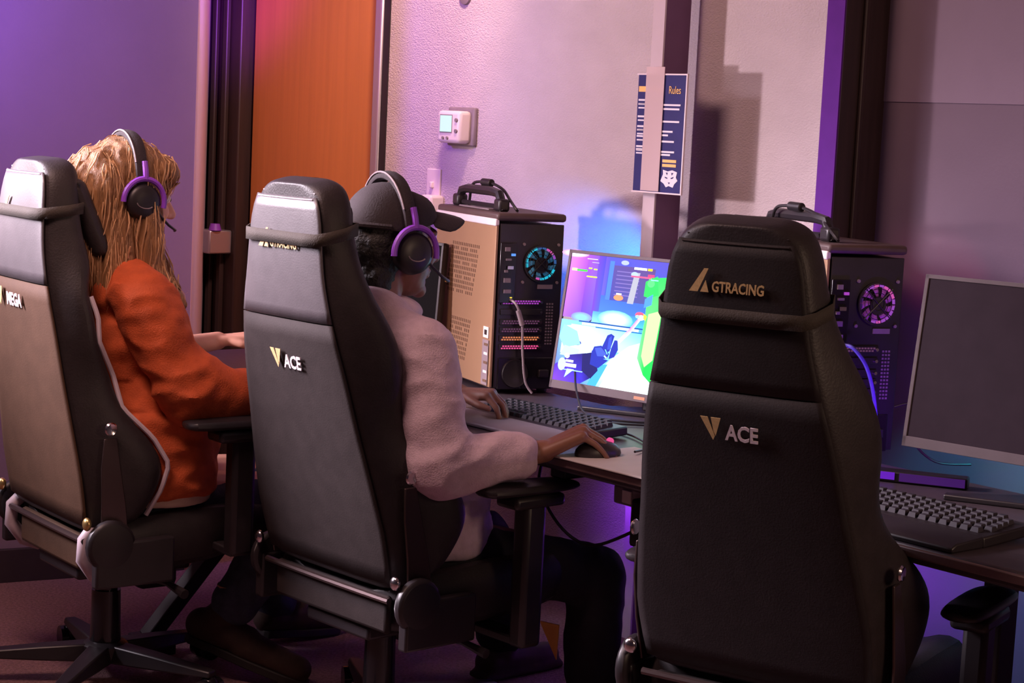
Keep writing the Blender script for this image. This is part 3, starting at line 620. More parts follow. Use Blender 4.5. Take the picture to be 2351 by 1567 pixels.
def game(t, sm, w_, h_):
    Q = []
    def rc(u0, v0, u1, v1, *c): Q.append(([(u0, v0), (u1, v0), (u1, v1), (u0, v1)], c if len(c) == 4 else c[0]))
    def pl(p, c): Q.append((p, c))
    def el(u, v, ru, rv, c, n=18, c2=None):
        for i in range(n):
            a, b = 2*pi*i/n, 2*pi*(i+1)/n
            Q.append(([(u, v), (u+ru*cos(a), v+rv*sin(a)), (u+ru*cos(b), v+rv*sin(b))], (c, c2 or c, c2 or c)))
    # walls and sky of the level, left to right columns
    rc(0, 0, .10, .50, (190, 110, 225), (150, 70, 200), (110, 70, 215), (150, 90, 220))
    rc(.10, 0, .22, .50, (140, 70, 200), (80, 70, 190), (80, 90, 215), (95, 60, 190))
    rc(.22, 0, 1, .34, (75, 75, 185), (80, 60, 130), (60, 70, 150), (60, 75, 190))
    rc(.20, .30, 1, .52, (60, 95, 205), (60, 90, 190), (40, 90, 200), (70, 120, 235))
    rc(.24, .06, .48, .33, (80, 66, 135), (84, 62, 120), (70, 72, 130), (66, 66, 150))
    for i in range(7): rc(.27, .10+.03*i, .40, .108+.03*i, (110, 95, 160))
    rc(.16, .0, .20, .45, (95, 60, 190), (70, 60, 180), (70, 80, 200), (105, 60, 200))
    rc(.225, .03, .25, .33, (70, 110, 225)); el(.02, 0.0, .08, .03, (255, 245, 255), c2=(205, 130, 235))
    pl([(.37, .10), (.40, .10), (.385, .34), (.35, .34)], (150, 150, 165)); el(.37, .115, .02, .02, (150, 170, 235))
    el(.30, .305, .027, .022, (240, 130, 90)); rc(.285, .27, .315, .282, (250, 240, 250))
    # bright window and glowing rail
    rc(.17, .43, .50, .53, (80, 140, 240), (50, 110, 225), (60, 170, 235), (130, 200, 250))
    el(.30, .475, .10, .07, (245, 255, 255), c2=(90, 170, 245)); el(.11, .49, .06, .04, (120, 210, 255), c2=(120, 120, 235))
    rc(0, .52, .52, 1, (120, 180, 245), (60, 140, 225), (110, 210, 240), (80, 60, 220))
    rc(.06, .55, .50, .72, (190, 240, 250), (80, 170, 225), (150, 230, 245), (200, 245, 255))
    rc(.10, .515, .50, .525, (30, 70, 140)); rc(.12, .527, .44, .545, (250, 255, 255)); rc(.20, .548, .5, .556, (30, 90, 160))
    # pale rock at left, white floor at right
    pl([(.02, .57), (.11, .55), (.17, .60), (.21, .72), (.19, .80), (.09, .84), (.02, .78)], (205, 240, 252)); el(.10, .69, .033, .022, (45, 50, 140))
    pl([(.02, .56), (.10, .60), (.13, .70), (.04, .74), (.0, .66)], (130, 190, 245)); pl([(.04, .72), (.13, .74), (.12, .80), (.02, .80)], (165, 190, 240))
    pl([(.40, .66), (.50, .60), (.62, 1), (.20, 1), (.31, .78)], ((190, 245, 250), (180, 245, 250), (225, 250, 245), (120, 215, 245), (225, 245, 250)))
    pl([(.36, .74), (.44, .69), (.50, .86), (.52, 1), (.27, 1)], (222, 240, 236)); pl([(.20, 1), (.24, .84), (.30, .82), (.25, 1)], (60, 150, 230))
    el(.42, .90, .022, .035, (205, 228, 228))
    # dark gloved arm and fist
    pl([(0, .88), (.08, .79), (.17, .76), (.22, .80), (.21, .95), (.16, 1), (0, 1)], ((70, 40, 190), (50, 40, 130), (30, 25, 100), (25, 25, 90), (30, 25, 100), (60, 45, 190), (110, 60, 230)))
    pl([(.15, .77), (.22, .74), (.25, .88), (.215, .95), (.16, .90)], (28, 26, 88))
    for p in ([(.21, .70), (.25, .685), (.30, .74), (.29, .78), (.24, .79), (.20, .75)], [(.255, .69), (.275, .60), (.295, .585), (.315, .60), (.30, .72), (.27, .74)],
              [(.305, .70), (.318, .63), (.335, .63), (.345, .70), (.33, .76), (.30, .78)], [(.20, .73), (.25, .78), (.30, .79), (.25, .86), (.20, .84)]):
        pl(p, (35, 45, 150))
    pl([(.215, .71), (.25, .70), (.285, .745), (.275, .765), (.235, .77)], (60, 80, 190)); pl([(.285, .62), (.30, .60), (.305, .70), (.285, .71)], (50, 70, 180))
    pl([(.272, .71), (.277, .71), (.292, .745), (.287, .745)], (120, 240, 255)); pl([(.275, .755), (.29, .77), (.287, .78), (.272, .765)], (180, 250, 255))
    # green outlined wall, beam and target
    pl([(.455, .13), (.62, .10), (.62, 1), (.50, .86), (.455, .74), (.465, .45)], ((50, 210, 90), (40, 200, 80), (40, 200, 80), (20, 200, 70), (110, 230, 130), (90, 225, 110)))
    pl([(.48, .40), (.55, .36), (.54, .74), (.50, .80), (.475, .72)], (170, 235, 140)); pl([(.44, .16), (.50, .11), (.52, .25), (.47, .28), (.44, .27)], (45, 200, 85)); el(.47, .17, .02, .03, (80, 225, 110))
    pl([(.45, .29), (.49, .25), (.49, .33), (.45, .36)], (70, 130, 235))
    pl([(.345, .655), (.335, .63), (.395, .52), (.43, .44), (.445, .45), (.40, .56)], ((255, 230, 250), (250, 200, 235), (240, 110, 160), (245, 120, 160), (255, 210, 230), (255, 190, 225)))
    el(.435, .415, .025, .022, (240, 80, 110)); el(.445, .435, .02, .02, (250, 240, 245)); pl([(.455, .40), (.475, .42), (.47, .455), (.458, .44)], (240, 200, 60)); el(.425, .43, .012, .012, (140, 220, 255))
    # right half of the view: far wall, doorway, floor and railing
    rc(.60, .34, 1, .62, (60, 90, 200), (50, 80, 180), (80, 140, 225), (90, 160, 235)); rc(.60, .62, 1, 1, (150, 215, 240), (90, 160, 230), (110, 170, 235), (210, 245, 245))
    rc(.70, .12, .86, .60, (90, 70, 170), (70, 60, 150), (60, 80, 190), (80, 90, 200)); rc(.72, .16, .84, .58, (120, 170, 245)); rc(.765, .16, .775, .58, (60, 60, 150))
    rc(.62, .52, .70, .535, (230, 250, 255)); rc(.86, .52, 1, .535, (230, 250, 255)); pl([(.66, .70), (.94, .66), (1, .80), (1, .92), (.70, .96)], (190, 235, 245)); pl([(.90, .0), (1, .0), (1, .5), (.93, .45)], (110, 60, 190))
    el(.91, .90, .05, .06, (60, 60, 170), c2=(120, 190, 245)); rc(.86, .955, .97, .972, (240, 250, 255)); rc(.88, .05, .97, .065, (240, 240, 250)); rc(.88, .075, .94, .085, (250, 200, 60))
    # status bars
    rc(.02, .115, .05, .135, (240, 220, 150)); rc(.05, .12, .11, .135, (70, 220, 70)); rc(.115, .10, .135, .11, (190, 240, 60)); rc(.145, .105, .165, .115, (190, 240, 60))
    rc(.11, .165, .17, .175, (200, 250, 60)); rc(.10, .03, .16, .036, (200, 190, 240)); rc(.13, .055, .17, .061, (160, 150, 220))
    el(.315, .035, .022, .018, (150, 160, 240)); rc(.37, .06, .44, .078, (240, 240, 250)); rc(.445, .06, .47, .078, (250, 200, 40)); rc(.36, .125, .47, .137, (250, 80, 120)); rc(.45, .105, .485, .125, (250, 60, 110)); rc(.47, .139, .51, .148, (130, 230, 230))
    el(.045, .87, .022, .05, (170, 240, 255)); el(.07, .80, .014, .02, (240, 255, 255)); rc(.065, .83, .11, .848, (235, 250, 255)); rc(.065, .858, .13, .885, (245, 255, 255)); rc(.06, .905, .17, .912, (150, 220, 255)); pl([(.08, .90), (.12, .90), (.07, .97)], (170, 240, 255))
    picture(t, sm, w_, h_, Q)
def amber(t, sm, w_, h_):
    o = picture(t, sm, w_, h_, [([(0, 0), (.62, 0), (.62, 1), (0, 1)], ((255, 170, 80), (235, 120, 50), (240, 130, 60), (255, 190, 100))), ([(.62, 0), (1, 0), (1, 1), (.62, 1)], (3, 2, 3))])
    m = pm_.copy(); m.name = 'amber_screen_picture'; m.node_tree.nodes['Principled BSDF'].inputs['Emission Strength'].default_value = 3.2; o.data.materials[0] = m
m1 = monitor((.108, 4.85, .745), (.74, -.67), 9, .615, .372, 'lit monitor showing a blue and green first-person game', game)
m2 = monitor((.842, 3.85, .795), (.74, -.67), 8, .615, .368, 'switched-off dark monitor at the right edge', None)
m0 = monitor((-.71, 5.66, .72), (.74, -.67), 4, .66, .372, 'dark-edged monitor behind the capped head, beside the tan tower', amber, 'blk')
# coloured glow behind the monitors: small rear lamps on the desk
def rear_light(mon, m, p, aim, colr, power, cone, bl=.5):
    o = MB().box((0, 0, 0), (.05, .014, .03)).build('rear_light', m, mon); o.matrix_basis = rootm(mon).inverted() @ Mx.Translation(p) @ RM.to_4x4()
    return lamp('rear_glow', 'SPOT', V(p) + V((NX, NY, 0))*.012, aim, colr, power, .015, cone=cone, blend=bl)
def rootm(o): return Mx.Translation(o.location) @ o.rotation_euler.to_matrix().to_4x4()
rear_light(m1, 'led_strip_blue', wd(3.34, 3.56, .98), wd(C, 3.97, 1.04), (.0, .20, 1), 100, 44, 1)
rear_light(m2, 'led_strip_pink', wd(3.27, 2.33, 1.0), wd(C, 2.77, 1.12), (1, .12, .36), 7, 24, .9)
rear_light(m2, 'led_cyan', wd(3.25, 2.18, .95), wd(C, 2.42, .62), (.02, .62, .85), 24, 66, .4)
lb = tag(MB().box((0, 0, .012), (.24, .045, .024)).build('light_bar', 'blk', bev=.004), 'flat purple-glowing light bar on the desk below the dark monitor', 'lamp'); lb.location = (.885, 3.93, .701); lb.rotation_euler = (0, 0, -.35)
lamp('tower_violet_fill', 'AREA', (.87, 3.98, .74), (.80, 4.25, .95), (.30, .03, 1.0), 1.1, .22, .03)  # added violet lamp that tints the rear of the right tower
MB().box((-.075, -.0225, .014), (.08, .003, .016)).build('glow_window', 'led_violet', lb); MB().box((.045, -.0225, .013), (.14, .003, .018)).build('dim_window', 'led_deep', lb)

# ------------------------------------------------------------------ keyboards, mouse, pad
def keyboard(q0, n0, label, rest='kb_rest'):
    t = thing('keyboard', label, 'keyboard', wd(n0, q0, .70), RZ, None)
    MB().box((0, .075, .014), (.44, .155, .022), Mx.Rotation(.06, 3, 'X')).build('case', 'blk', t, bev=.004)
    if rest:
        rg = [[V((x, y, z)) for y, z in ((-.005, .022), (-.085, .017), (-.10, .010), (-.098, .001), (-.005, .001))] for x in (-.222, -.21, .21, .222)]
        MB().loft(rg).build('wrist_rest', rest, t, bev=.003)
    rows = [15, 14, 14, 13, 12, 8]
    g = None
    for r in range(6):
        n = 17 if r else 16; y = .140 - .0225*r
        for i in range(n):
            wv = .0185 if not (r == 5 and 4 <= i <= 7) else .0185
            x = -.205 + .0242*i + (.0035*r if r < 5 else 0)
            if x > .208: continue
            z = .0285 + (.06*(y-.075))
            b = MB(); b.loft([[V((x+sx*wv/2, y+sy*.009, z-.004)) for sx, sy in ((-1, -1), (1, -1), (1, 1), (-1, 1))], [V((x+sx*wv*.38, y+.001+sy*.0066, z+.005)) for sx, sy in ((-1, -1), (1, -1), (1, 1), (-1, 1))]])
            b.build('key', 'key', t, smooth=False)
    return t
k1 = keyboard(3.36, 2.86, 'black keyboard with grey wrist rest under the hooded player hands')
k2 = keyboard(2.18, 2.80, 'dark keyboard on the right desk below the switched-off monitor', 'blk')
pad = tag(slab(MB(), 2.675, 2.93, 2.72, 3.03, .7005, .704).build('mouse_pad', 'pad', bev=.001), 'pale mouse pad at the desk edge under the right hand', 'mouse pad')
ms = thing('computer_mouse', 'dark computer mouse under the right hand of the hooded player', 'mouse', (.205, 4.062, .704), -1.1)
MB().ell((0, 0, .006), (.031, .058, .030)).build('body', 'blk', ms); MB().cyl((-.004, .03, .032), (.004, .03, .032), .008).build('wheel', 'led_pink', ms)
cable('mouse_cable', 'black mouse cable running back over the desk under the lit screen', [(.29, 4.09, .712), (.33, 4.2, .706), (.30, 4.35, .706), (.22, 4.50, .706), (.36, 4.52, .706)], .0028)
cable('desk_cable', 'black cable looping on the desk below the lit screen bezel', [(.17, 4.80, .80), (.175, 4.74, .75), (.20, 4.66, .705), (.28, 4.58, .705), (.38, 4.58, .705), (.44, 4.62, .72)], .003)
# power bits hanging under the middle desk
ps = thing('power_strip', 'dark power strip with plugged adapters hung under the middle desk', 'power strip', wd(2.90, 2.88, .60), RZ)
MB().box((0, 0, 0), (.30, .06, .045)).build('body', 'grey_plastic', ps, bev=.006); MB().box((-.02, -.045, -.045), (.06, .05, .11)).build('adapter', 'blk', ps, bev=.008)
MB().box((.07, -.04, -.02), (.07, .05, .05)).build('adapter', 'blk', ps, bev=.008); MB().box((-.10, -.032, .0), (.03, .006, .03)).build('socket', 'white_plastic', ps, bev=.002)
MB().box((-.06, 0, .035), (.02, .03, .05)).build('hanger', 'desk_leg', ps); MB().box((.10, 0, .035), (.02, .03, .05)).build('hanger', 'desk_leg', ps)
cable('hanging_cable', 'black cable looping below the middle desk toward the armrest', [wd(2.86, 2.90, .56), wd(2.84, 2.95, .52), wd(2.83, 3.06, .475), wd(2.84, 3.18, .50), wd(2.86, 3.28, .58), wd(2.9, 3.3, .66)], .004)
cable('dangling_cable', 'thin cable dropping from the hanging adapter to the floor', [wd(2.86, 2.90, .52), wd(2.87, 2.88, .40), wd(2.86, 2.85, .25), wd(2.9, 2.80, .06), wd(3.0, 2.75, .006)], .003)
oc = tag(MB().prism([(0, 0), (.055, .0), (.052, -.085)], .004, frame(V((.10, 4.27, .262)), (.82, -.57, 0), (0, 0, 1))).build('orange_triangle', 'orange_piece', smooth=False), 'orange triangular piece added behind the black trousers', 'paper')  # flat orange triangle added in the gap behind the trousers

# ------------------------------------------------------------------ people
def hand(mb, wr, f, up, side, curl, spread=.10, sc_=1.0, thumb=.5):
    """palm, four unequal fingers and a thumb rooted at the side of the palm; side +1 = right hand"""
    wr, f, up = V(wr), V(f).normalized(), V(up); up = (up - f*up.dot(f)).normalized(); lt = f.cross(up)
    offs = (-.030, -.010, .010, .028); mc = (.088, .092, .087, .078); ln = ((.040, .025, .020), (.044, .029, .022), (.040, .027, .021), (.031, .020, .018)); rr = (.0093, .0095, .0090, .0080)
    for i in range(4):
        base = wr + lt*side*offs[i]*.55*sc_; kn = wr + f*mc[i]*sc_ + lt*side*offs[i]*sc_ + up*(.004 if i in (1, 2) else 0)
        mb.cap(base, kn, .0165*sc_, .0120*sc_)
        p = kn; d = (f + lt*side*(i-1.4)*spread).normalized(); ang = curl[0]
        for k in range(3):
            dd = d*cos(ang) - up*sin(ang); q = p + dd*ln[i][k]*sc_
            mb.cap(p, q, rr[i]*sc_*(1-.09*k), rr[i]*sc_*(1-.09*(k+1)), 10); p = q; ang += curl[k+1] if k < 2 else 0
    b = wr + f*.022*sc_ - lt*side*.020*sc_; d = (f*.75 - lt*side*.62 - up*.25).normalized()
    k1 = b + d*.042*sc_; d2 = (f*(.6+thumb*.4) - lt*side*(.5-thumb*.5) - up*.3).normalized(); k2 = k1 + d2*.032*sc_; k3 = k2 + (f - up*.3 + lt*side*.15*thumb).normalized()*.024*sc_
    mb.cap(b, k1, .0145*sc_, .0115*sc_); mb.cap(k1, k2, .0115*sc_, .0098*sc_); mb.cap(k2, k3, .0098*sc_, .008*sc_)
def head_prims(mb, H):
    r = H.to_3x3(); p = lambda *a: H @ V(a)
    for c, e in (((0, -.012, .030), (.076, .098, .088)), ((0, .030, -.040), (.060, .064, .084)), ((0, .043, -.088), (.044, .046, .034)), ((0, .078, -.106), (.020, .018, .018)), ((0, .080, .022), (.050, .020, .014)),
                 ((.034, .066, -.030), (.024, .026, .026)), ((-.034, .066, -.030), (.024, .026, .026)), ((0, .091, -.062), (.022, .011, .007)), ((0, .089, -.073), (.020, .011, .008)),
                 ((.076, -.004, -.014), (.012, .021, .033)), ((-.076, -.004, -.014), (.012, .021, .033))):
        mb.ell(p(*c), e, r)
    mb.cap(p(0, .090, .008), p(0, .114, -.032), .0085, .0135); mb.ell(p(.011, .100, -.037), (.009, .010, .008), r); mb.ell(p(-.011, .100, -.037), (.009, .010, .008), r)
def eyes(H, root):
    for sx in (-1, 1):
        e = MB().ell(H @ V((sx*.030, .081, .004)), (.0125, .0125, .0125)).build('eye', 'eye', root)
        MB().ell(H @ V((sx*.030, .0925, .003)), (.0055, .003, .0055)).build('iris', 'hair_b', e)
def folds(a, f=14, seed=0, str_=(1, 1, 1)):
    def fn(co):
        q = V((co.x*str_[0], co.y*str_[1], co.z*str_[2])) + V((seed, seed*.7, 0))
        n1 = NZ.noise(q*f); n2 = NZ.noise(q*f*2.3 + V((5, 1, 2)))
        return a*(1-2*abs(n1))*.7 + a*.35*n2
    return fn
def headset(name, H, root_mtx, label):
    t = thing(name, label, 'headset'); t.matrix_basis = root_mtx @ H
    rg = []
    for i in range(23):
        a = pi*(i/22); c = V((.098*cos(a), -.012-.012*sin(a), .000+.138*sin(a)**.9 if 0 < i < 22 else 0)); n = V((cos(a)*.9, 0, sin(a))).normalized()
        wv = .013 + .008*sin(a); th = .004+.005*sin(a)
        rg.append([c+n*th+V((0, -wv, 0)), c+n*th*1.3, c+n*th+V((0, wv, 0)), c-n*th+V((0, wv, 0)), c-n*th*1.2, c-n*th+V((0, -wv, 0))])
    MB().loft(rg).build('headband', 'cap', t, sub=1)
    MB().tube([V((.1015*cos(a), -.025-.019*sin(a), .004+.1405*sin(a)**.9)) for a in [pi*(.14+.72*i/16) for i in range(17)]], .0022, 6).build('band_piping', 'grey_plastic', t)
    for sx in (-1, 1):
        cu = MB().lathe([(.030, sx*.074), (.044, sx*.078), (.047, sx*.090), (.044, sx*.104), (.034, sx*.112), (.012, sx*.113)], (0, -.002, -.022), 'X', 26).build('ear_cup', 'blk', t)
        MB().tube([V((sx*.1135, -.002+.022*cos(a), -.026+.012*sin(a))) for a in [pi*(1.05+.8*i/8) for i in range(9)]], .0014, 6).build('cup_emblem', 'grey_plastic', cu)
        yk = MB().tube([V((sx*.104, -.002+.054*cos(a), -.022+.056*sin(a))) for a in [radians(-8+196*i/18) for i in range(19)]], .0068, 8).build('yoke', 'purple', t)
        MB().tube([(sx*.104, -.006, .032), (sx*.102, -.010, .055), (sx*.096, -.013, .075)], .0075, 8).build('yoke_stem', 'purple', yk)
    MB().tube([(.10, .036, -.040), (.098, .075, -.068), (.080, .105, -.078), (.05, .118, -.080)], .0035, 8).build('microphone', 'blk', t)
    return t
def torso(mb, pts, extra=()):
    for c, r, *rot in pts: mb.ell(c, r, rot[0] if rot else None, 24)
    for a, b, r0, r1 in extra: mb.cap(a, b, r0, r1, 16)

# --- person in the pale hoodie (middle chair)
p2 = thing('person', 'person seated in pale grey hoodie, black cap and headset, right hand on mouse', 'person', (-.276, 4.197, 0), -radians(48), 'seated players')
p2i = p2.matrix_basis.copy(); 
def rootm(o): return Mx.Translation(o.location) @ o.rotation_euler.to_matrix().to_4x4()
RM2 = rootm(p2); I2 = RM2.inverted(); l2 = lambda *a: I2 @ V(a)
H2 = Mx.Translation((-.015, .0, 1.158)) @ Mx.Rotation(radians(-7), 4, 'Z') @ Mx.Rotation(radians(-3), 4, 'X') @ Mx.Diagonal((1.04, 1.04, 1.06, 1))
hh = lambda H, *a: H @ V(a)
shR, elR, wrR = l2(-.20, 4.03, .925), l2(-.145, 3.955, .675), l2(.085, 4.045, .712)
shL, elL, wrL = l2(-.44, 4.29, .925), l2(-.36, 4.48, .745), l2(-.125, 4.505, .765)
g = MB(); head_prims(g, H2)
g.cap(hh(H2, 0, -.03, -.06), (0, -.055, .96), .056, .062)
torso(g, [((0, -.055, .90), (.165, .085, .075)), ((0, -.04, .80), (.145, .095, .14)), ((0, 0, .62), (.14, .11, .14)), ((0, .02, .50), (.155, .12, .08))],
      [(shL, elL, .048, .040), (elL, wrL, .040, .026), (shR, elR, .048, .040), (elR, wrR, .040, .026), ((.09, .04, .475), (.20, .49, .375), .065, .05), ((-.09, .04, .475), (-.15, .44, .40), .065, .05),
       ((.20, .49, .375), (.24, .46, .10), .05, .035), ((-.15, .44, .40), (-.15, .52, .10), .05, .035)])
fR = l2(.225, 4.07, .785) - wrR; fL = l2(.0, 4.45, .775) - wrL
hand(g, wrR, fR, (0, 0, 1), 1, (.95, .25, .15), sc_=1.10); hand(g, wrL, fL, (0, 0, 1), -1, (.75, .55, .35), sc_=1.0)
voxel(g, 'body', 'skin_b', p2, .0036, 5); eyes(H2, p2)
g = MB()
torso(g, [((0, -.055, .905), (.185, .098, .085)), ((0, -.04, .80), (.185, .125, .16)), ((.01, .03, .65), (.185, .16, .16)), ((.01, .04, .53), (.20, .165, .105)), ((0, -.085, 1.005), (.125, .085, .052)), ((0, -.03, 1.0), (.10, .088, .036)), ((0, -.12, .95), (.12, .06, .07))],
      [(shL, elL, .075, .068), (elL, elL.lerp(wrL, .8), .066, .045), (shR, elR, .076, .072), (elR, elR.lerp(wrR, .62), .068, .054), (elR.lerp(wrR, .55), elR.lerp(wrR, .72), .054, .050), (elR+V((0, 0, .02)), elR.lerp(wrR, .3), .070, .060),
       ((.07, -.05, .955), (.15, -.06, .935), .06, .07), ((-.07, -.05, .955), (-.15, -.06, .935), .06, .07), ((.10, .13, .52), (-.10, .13, .52), .075, .075)])
def hem(g, c, rx, ry, z0, z1): g.loft([[V((c[0]+rx*cos(2*pi*k/32), c[1]+ry*sin(2*pi*k/32), z)) for k in range(32)] for z in (z0, (z0+z1)/2, z1)])
hem(g, (.01, .065), .200, .180, .445, .58)
ff = folds(.011, 9, 3, (1, 1, 1.7))
voxel(g, 'hoodie', 'hoodie', p2, .007, 9, wfun=lambda co: ff(co)*(.35 if co.z > .97 else 1))
g = MB(); torso(g, [((0, .02, .46), (.19, .14, .07))], [((.10, .03, .445), (.205, .50, .355), .084, .072), ((-.10, .03, .445), (-.155, .45, .38), .084, .070), ((.205, .50, .355), (.245, .46, .12), .072, .066), ((-.155, .45, .38), (-.155, .52, .12), .07, .062)])
voxel(g, 'trousers', 'trousers', p2, .009, 5, wfun=folds(.007, 12, 1))
for xx, y in ((.245, .46), (-.155, .52)):
    g = MB(); g.cap((xx, y-.03, .045), (xx, y+.17, .035), .042, .034); g.cap((xx, y, .05), (xx, y, .12), .042, .045); g.box((xx, y+.065, .012), (.075, .27, .022))
    voxel(g, 'shoe', 'boot', p2, .006, 5)
# hair under the cap
g = MB(); g.ell(hh(H2, 0, -.040, -.005), (.082, .078, .085), H2.to_3x3()); g.ell(hh(H2, 0, -.050, -.085), (.070, .052, .060), H2.to_3x3()); g.ell(hh(H2, .05, .0, .0), (.035, .05, .05), H2.to_3x3()); g.ell(hh(H2, -.05, .0, .0), (.035, .05, .05), H2.to_3x3())
voxel(g, 'hair', 'hair_b', p2, .006, 3, wfun=lambda co: .004*NZ.noise(co*70))
# cap: thing worn on the head
ct = thing('baseball_cap', 'black cap with curved brim worn by the person in the pale hoodie', 'cap'); ct.matrix_basis = RM2 @ H2
rg = []
for i in range(11):
    a = pi/2*i/10; k = max(cos(a)**.8, .02)
    rg.append([V((.088*k*cos(t)*(1+.006*cos(6*t)), -.012+.110*k*sin(t)*(1+.006*cos(6*t)), .022+.030*max(0, sin(t))*k+(.102-.028*max(0, sin(t)))*sin(a)**1.05)) for t in [2*pi*j/30 for j in range(30)]])
MB().loft(rg).build('crown', 'cap', ct)
rg = []
for i in range(9):
    u = i/8*2-1; x = .078*u; yb = .085 - .035*u*u; yt = .178 - .075*abs(u)**2.4
    z = .066 - .034*u*u
    rg.append([V((x, yb, z)), V((x, yb, z+.005)), V((x, (yb+yt)/2, z+.002)), V((x, yt, z-.006)), V((x, yt, z-.011)), V((x, (yb+yt)/2, z-.004))])
MB().loft(rg).build('brim', 'cap', ct, sub=1)
MB().ell((0, -.012, .120), (.009, .009, .005)).build('button', 'cap', ct)
MB().tube([V((.090*cos(t), -.014+.112*sin(t), .030)) for t in [pi+pi*(.12+.76*i/14) for i in range(15)]], .006, 6).build('sweatband', 'cap', ct)
MB().box((-.03, -.118, .045), (.05, .006, .012), Mx.Rotation(.25, 3, 'Y') @ Mx.Rotation(-.2, 3, 'Z')).build('strap_clasp', 'steel_trim', ct, bev=.003)
headset('headset', H2, RM2, 'black headset with purple yokes over the black cap')

# --- person with long hair (left chair)
p1 = thing('person', 'person seated in rust orange shirt with long blond hair and headset', 'person', (-.955, 4.47, 0), -radians(55), 'seated players')
RM1 = rootm(p1); I1 = RM1.inverted(); l1 = lambda *a: I1 @ V(a)
H1 = Mx.Translation((.005, .005, 1.222)) @ Mx.Rotation(radians(0), 4, 'Z') @ Mx.Rotation(radians(-8), 4, 'X')
shR, elR, wrR = V((.180, -.03, .985)), V((.255, .06, .765)), V((.235, .32, .745))
shL, elL, wrL = V((-.175, -.01, 1.0)), V((-.265, .15, .79)), V((-.30, .40, .815))
g = MB(); head_prims(g, H1); g.cap(hh(H1, 0, -.03, -.06), (0, -.035, 1.02), .050, .058)
torso(g, [((0, -.03, .97), (.155, .08, .075)), ((0, -.02, .86), (.135, .09, .14)), ((0, .02, .66), (.13, .11, .14)), ((0, .03, .50), (.15, .12, .08))],
      [(shL, elL, .045, .037), (elL, wrL, .037, .025), (shR, elR, .045, .037), (elR, wrR, .037, .025), ((.09, .05, .485), (.14, .42, .475), .07, .055), ((-.09, .05, .485), (-.14, .42, .475), .07, .055),
       ((.14, .42, .475), (.105, .275, .17), .05, .036), ((-.14, .42, .475), (-.14, .52, .10), .05, .036)])
hand(g, wrL, (.15, 1, .10), (0, 0, 1), -1, (.35, .3, .2), sc_=.98); hand(g, wrR, (-.05, 1, .02), (0, 0, 1), 1, (.5, .4, .3), sc_=.98)
voxel(g, 'body', 'skin_a', p1, .0036, 5); eyes(H1, p1)
g = MB()
torso(g, [((0, -.03, .975), (.175, .098, .085)), ((0, -.02, .86), (.172, .125, .16)), ((.02, .04, .70), (.190, .16, .16)), ((0, -.03, 1.045), (.075, .068, .03))],
      [(shL, elL, .070, .066), (elL, elL.lerp(wrL, .42), .064, .050), (shR, elR, .073, .072), (elR, elR.lerp(wrR, .75), .072, .052), (elR+V((-.01, -.01, .03)), elR.lerp(wrR, .35), .074, .064), ((.06, -.03, 1.03), (.155, -.03, .995), .055, .072), ((-.06, -.03, 1.03), (-.155, -.02, .995), .055, .072)])
hem(g, (.03, .05), .208, .172, .505, .70)
ff1 = folds(.015, 9, 9, (1, 1, 1.6))
voxel(g, 'shirt', 'orange_shirt', p1, .007, 9, wfun=lambda co: ff1(co)*(.3 if co.z > 1.02 else 1))
g = MB(); hem(g, (.03, .05), .202, .166, .482, .60); voxel(g, 'undershirt', 'undershirt', p1, .009, 6)
g = MB(); torso(g, [((0, .03, .475), (.185, .14, .06))], [((.10, .04, .455), (.145, .43, .45), .086, .070), ((-.10, .04, .455), (-.145, .43, .45), .086, .070), ((.145, .43, .45), (.105, .275, .20), .068, .062), ((-.145, .43, .45), (-.145, .52, .12), .068, .06)])
voxel(g, 'jeans', 'jeans', p1, .008, 5, wfun=folds(.006, 14, 4))
# tucked right boot on its toe, flat left boot
he, to = l1(-.755, 4.55, .115), l1(-.50, 4.50, .035); an = V((.105, .275, .19))
def boot(he, to, an, fl):
    g = MB(); m_ = he.lerp(to, .45)
    g.cap(he+V((0, 0, .02)), m_+V((0, 0, .022)), .043, .042); g.cap(m_+V((0, 0, .012)), to+V((0, 0, .008)), .043, .034); g.cap(he.lerp(m_, .25)+V((0, 0, .03)), an, .046, .046)
    b = voxel(g, 'boot', 'boot', p1, .005, 5)
    d = (to-he).normalized(); s_ = d.cross(V((0, 0, 1))).normalized(); u = s_.cross(d); g = MB(); rg = []
    for k, hw in ((-.12, .022), (-.06, .035), (.2, .034), (.55, .040), (.9, .036), (1.06, .026), (1.12, .012)):
        c = he.lerp(to, k) - u*.020; rg.append([c+s_*hw-u*.012, c+s_*hw+u*.010, c-s_*hw+u*.010, c-s_*hw-u*.012])
    g.loft(rg).build('sole', 'sole', b, bev=.003)
    MB().tube([an+V((0, 0, .02)), an+V((.0, 0, .055))], [.047, .049], 14).build('sock', 'sock', b)
boot(he, to, an, 0); boot(V((-.145, .50, .05)), V((-.145, .70, .036)), V((-.145, .52, .11)), 1)
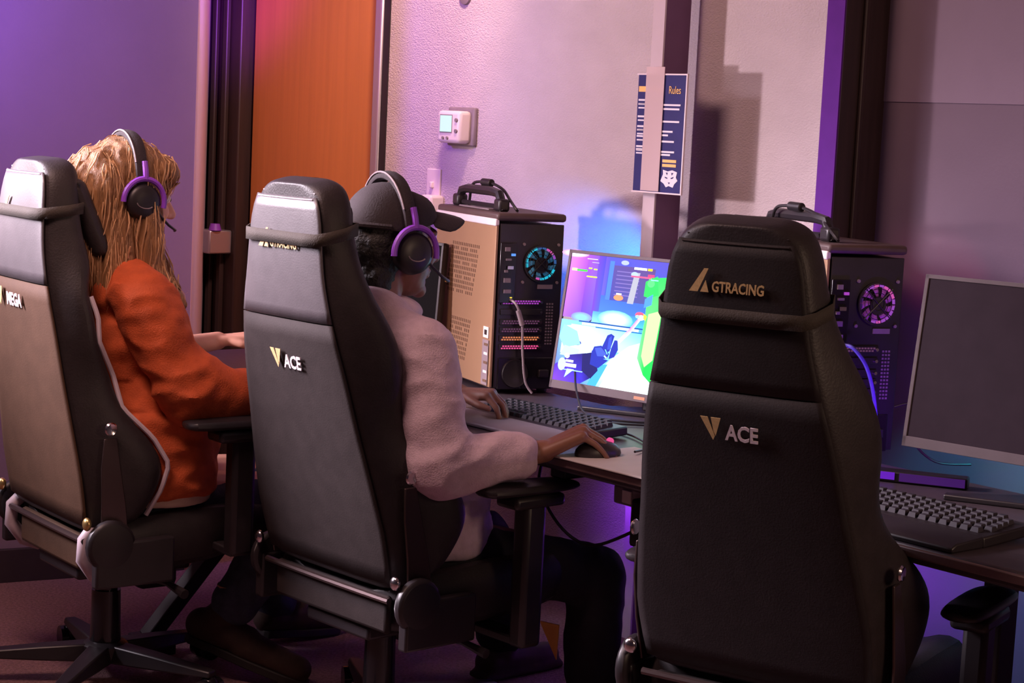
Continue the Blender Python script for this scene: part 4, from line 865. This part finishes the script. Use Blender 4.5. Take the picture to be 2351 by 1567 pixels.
# hair: one fused mass and loose strands
g = MB(); r1 = H1.to_3x3()
g.ell(hh(H1, 0, -.018, .040), (.090, .112, .098), r1); g.ell(hh(H1, 0, -.088, -.015), (.102, .085, .12), r1)
g.cap(hh(H1, .02, -.085, -.02), (.03, -.115, 1.00), .088, .055); g.cap(hh(H1, .045, -.05, -.04), (.10, -.06, .98), .062, .042); g.cap((.10, -.06, .99), (.125, -.03, .93), .042, .015)
g.cap(hh(H1, .078, -.005, .02), (.130, .02, 1.02), .034, .030); g.cap((.13, .02, 1.03), (.145, .085, .965), .032, .012); g.cap(hh(H1, .07, .03, -.08), (.115, .09, 1.0), .016, .010); g.cap(hh(H1, -.078, .01, .02), (-.12, .04, .98), .034, .02)
g.cap(hh(H1, -.03, -.085, -.02), (-.06, -.10, .98), .085, .045); g.ell(hh(H1, .0, .055, .065), (.082, .055, .045), r1)
def hairw(co): return .008*NZ.noise(V((co.x*38, co.y*38, co.z*4))) + .004*NZ.noise(V((co.x*90, co.y*90, co.z*7)))
hair = voxel(g, 'hair', 'hair_a', p1, .005, 4, wfun=hairw)
vs_ = hair.data.vertices; pick = [v for v in vs_ if v.co.z > 1.0]; g = MB()
for i in range(620):
    v = R.choice(pick); p = v.co + v.normal*.003; d = V((0, 0, -1)); nrm = v.normal.copy(); pts = []
    L_ = R.uniform(.10, .26); nst = 9; ph = R.uniform(0, 6.28); am = R.uniform(.001, .006)
    fly = R.random() < .30
    for k in range(nst):
        t_ = d - nrm*d.dot(nrm); t_ = t_.normalized() if t_.length > .15 else V((R.uniform(-1, 1), R.uniform(-1, 1), 0)).normalized()
        q = p + nrm*(.0015 + (.016*k/nst if fly else .002*sin(k*.8+ph))) + V((sin(ph+k*.9)*am, cos(ph+k*.8)*am, 0)); pts.append(q)
        p = p + t_*(L_/nst); ok, loc, nn, ix = hair.closest_point_on_mesh(p)
        if ok: p = loc; nrm = nn
    r0 = R.uniform(.0009, .0022) * (.5 if fly else 1)
    g.tube(pts, [r0*(1-.8*(k/(nst-1))**2) for k in range(nst)], 4)
o = g.build('loose_strands', 'hair_a2', hair); o['kind'] = 'stuff'
headset('headset', H1 @ Mx.Translation((.006, -.01, .008)) @ Mx.Diagonal((1.07, .96, .98, 1)), RM1, 'black headset with purple yokes worn over long blond hair')
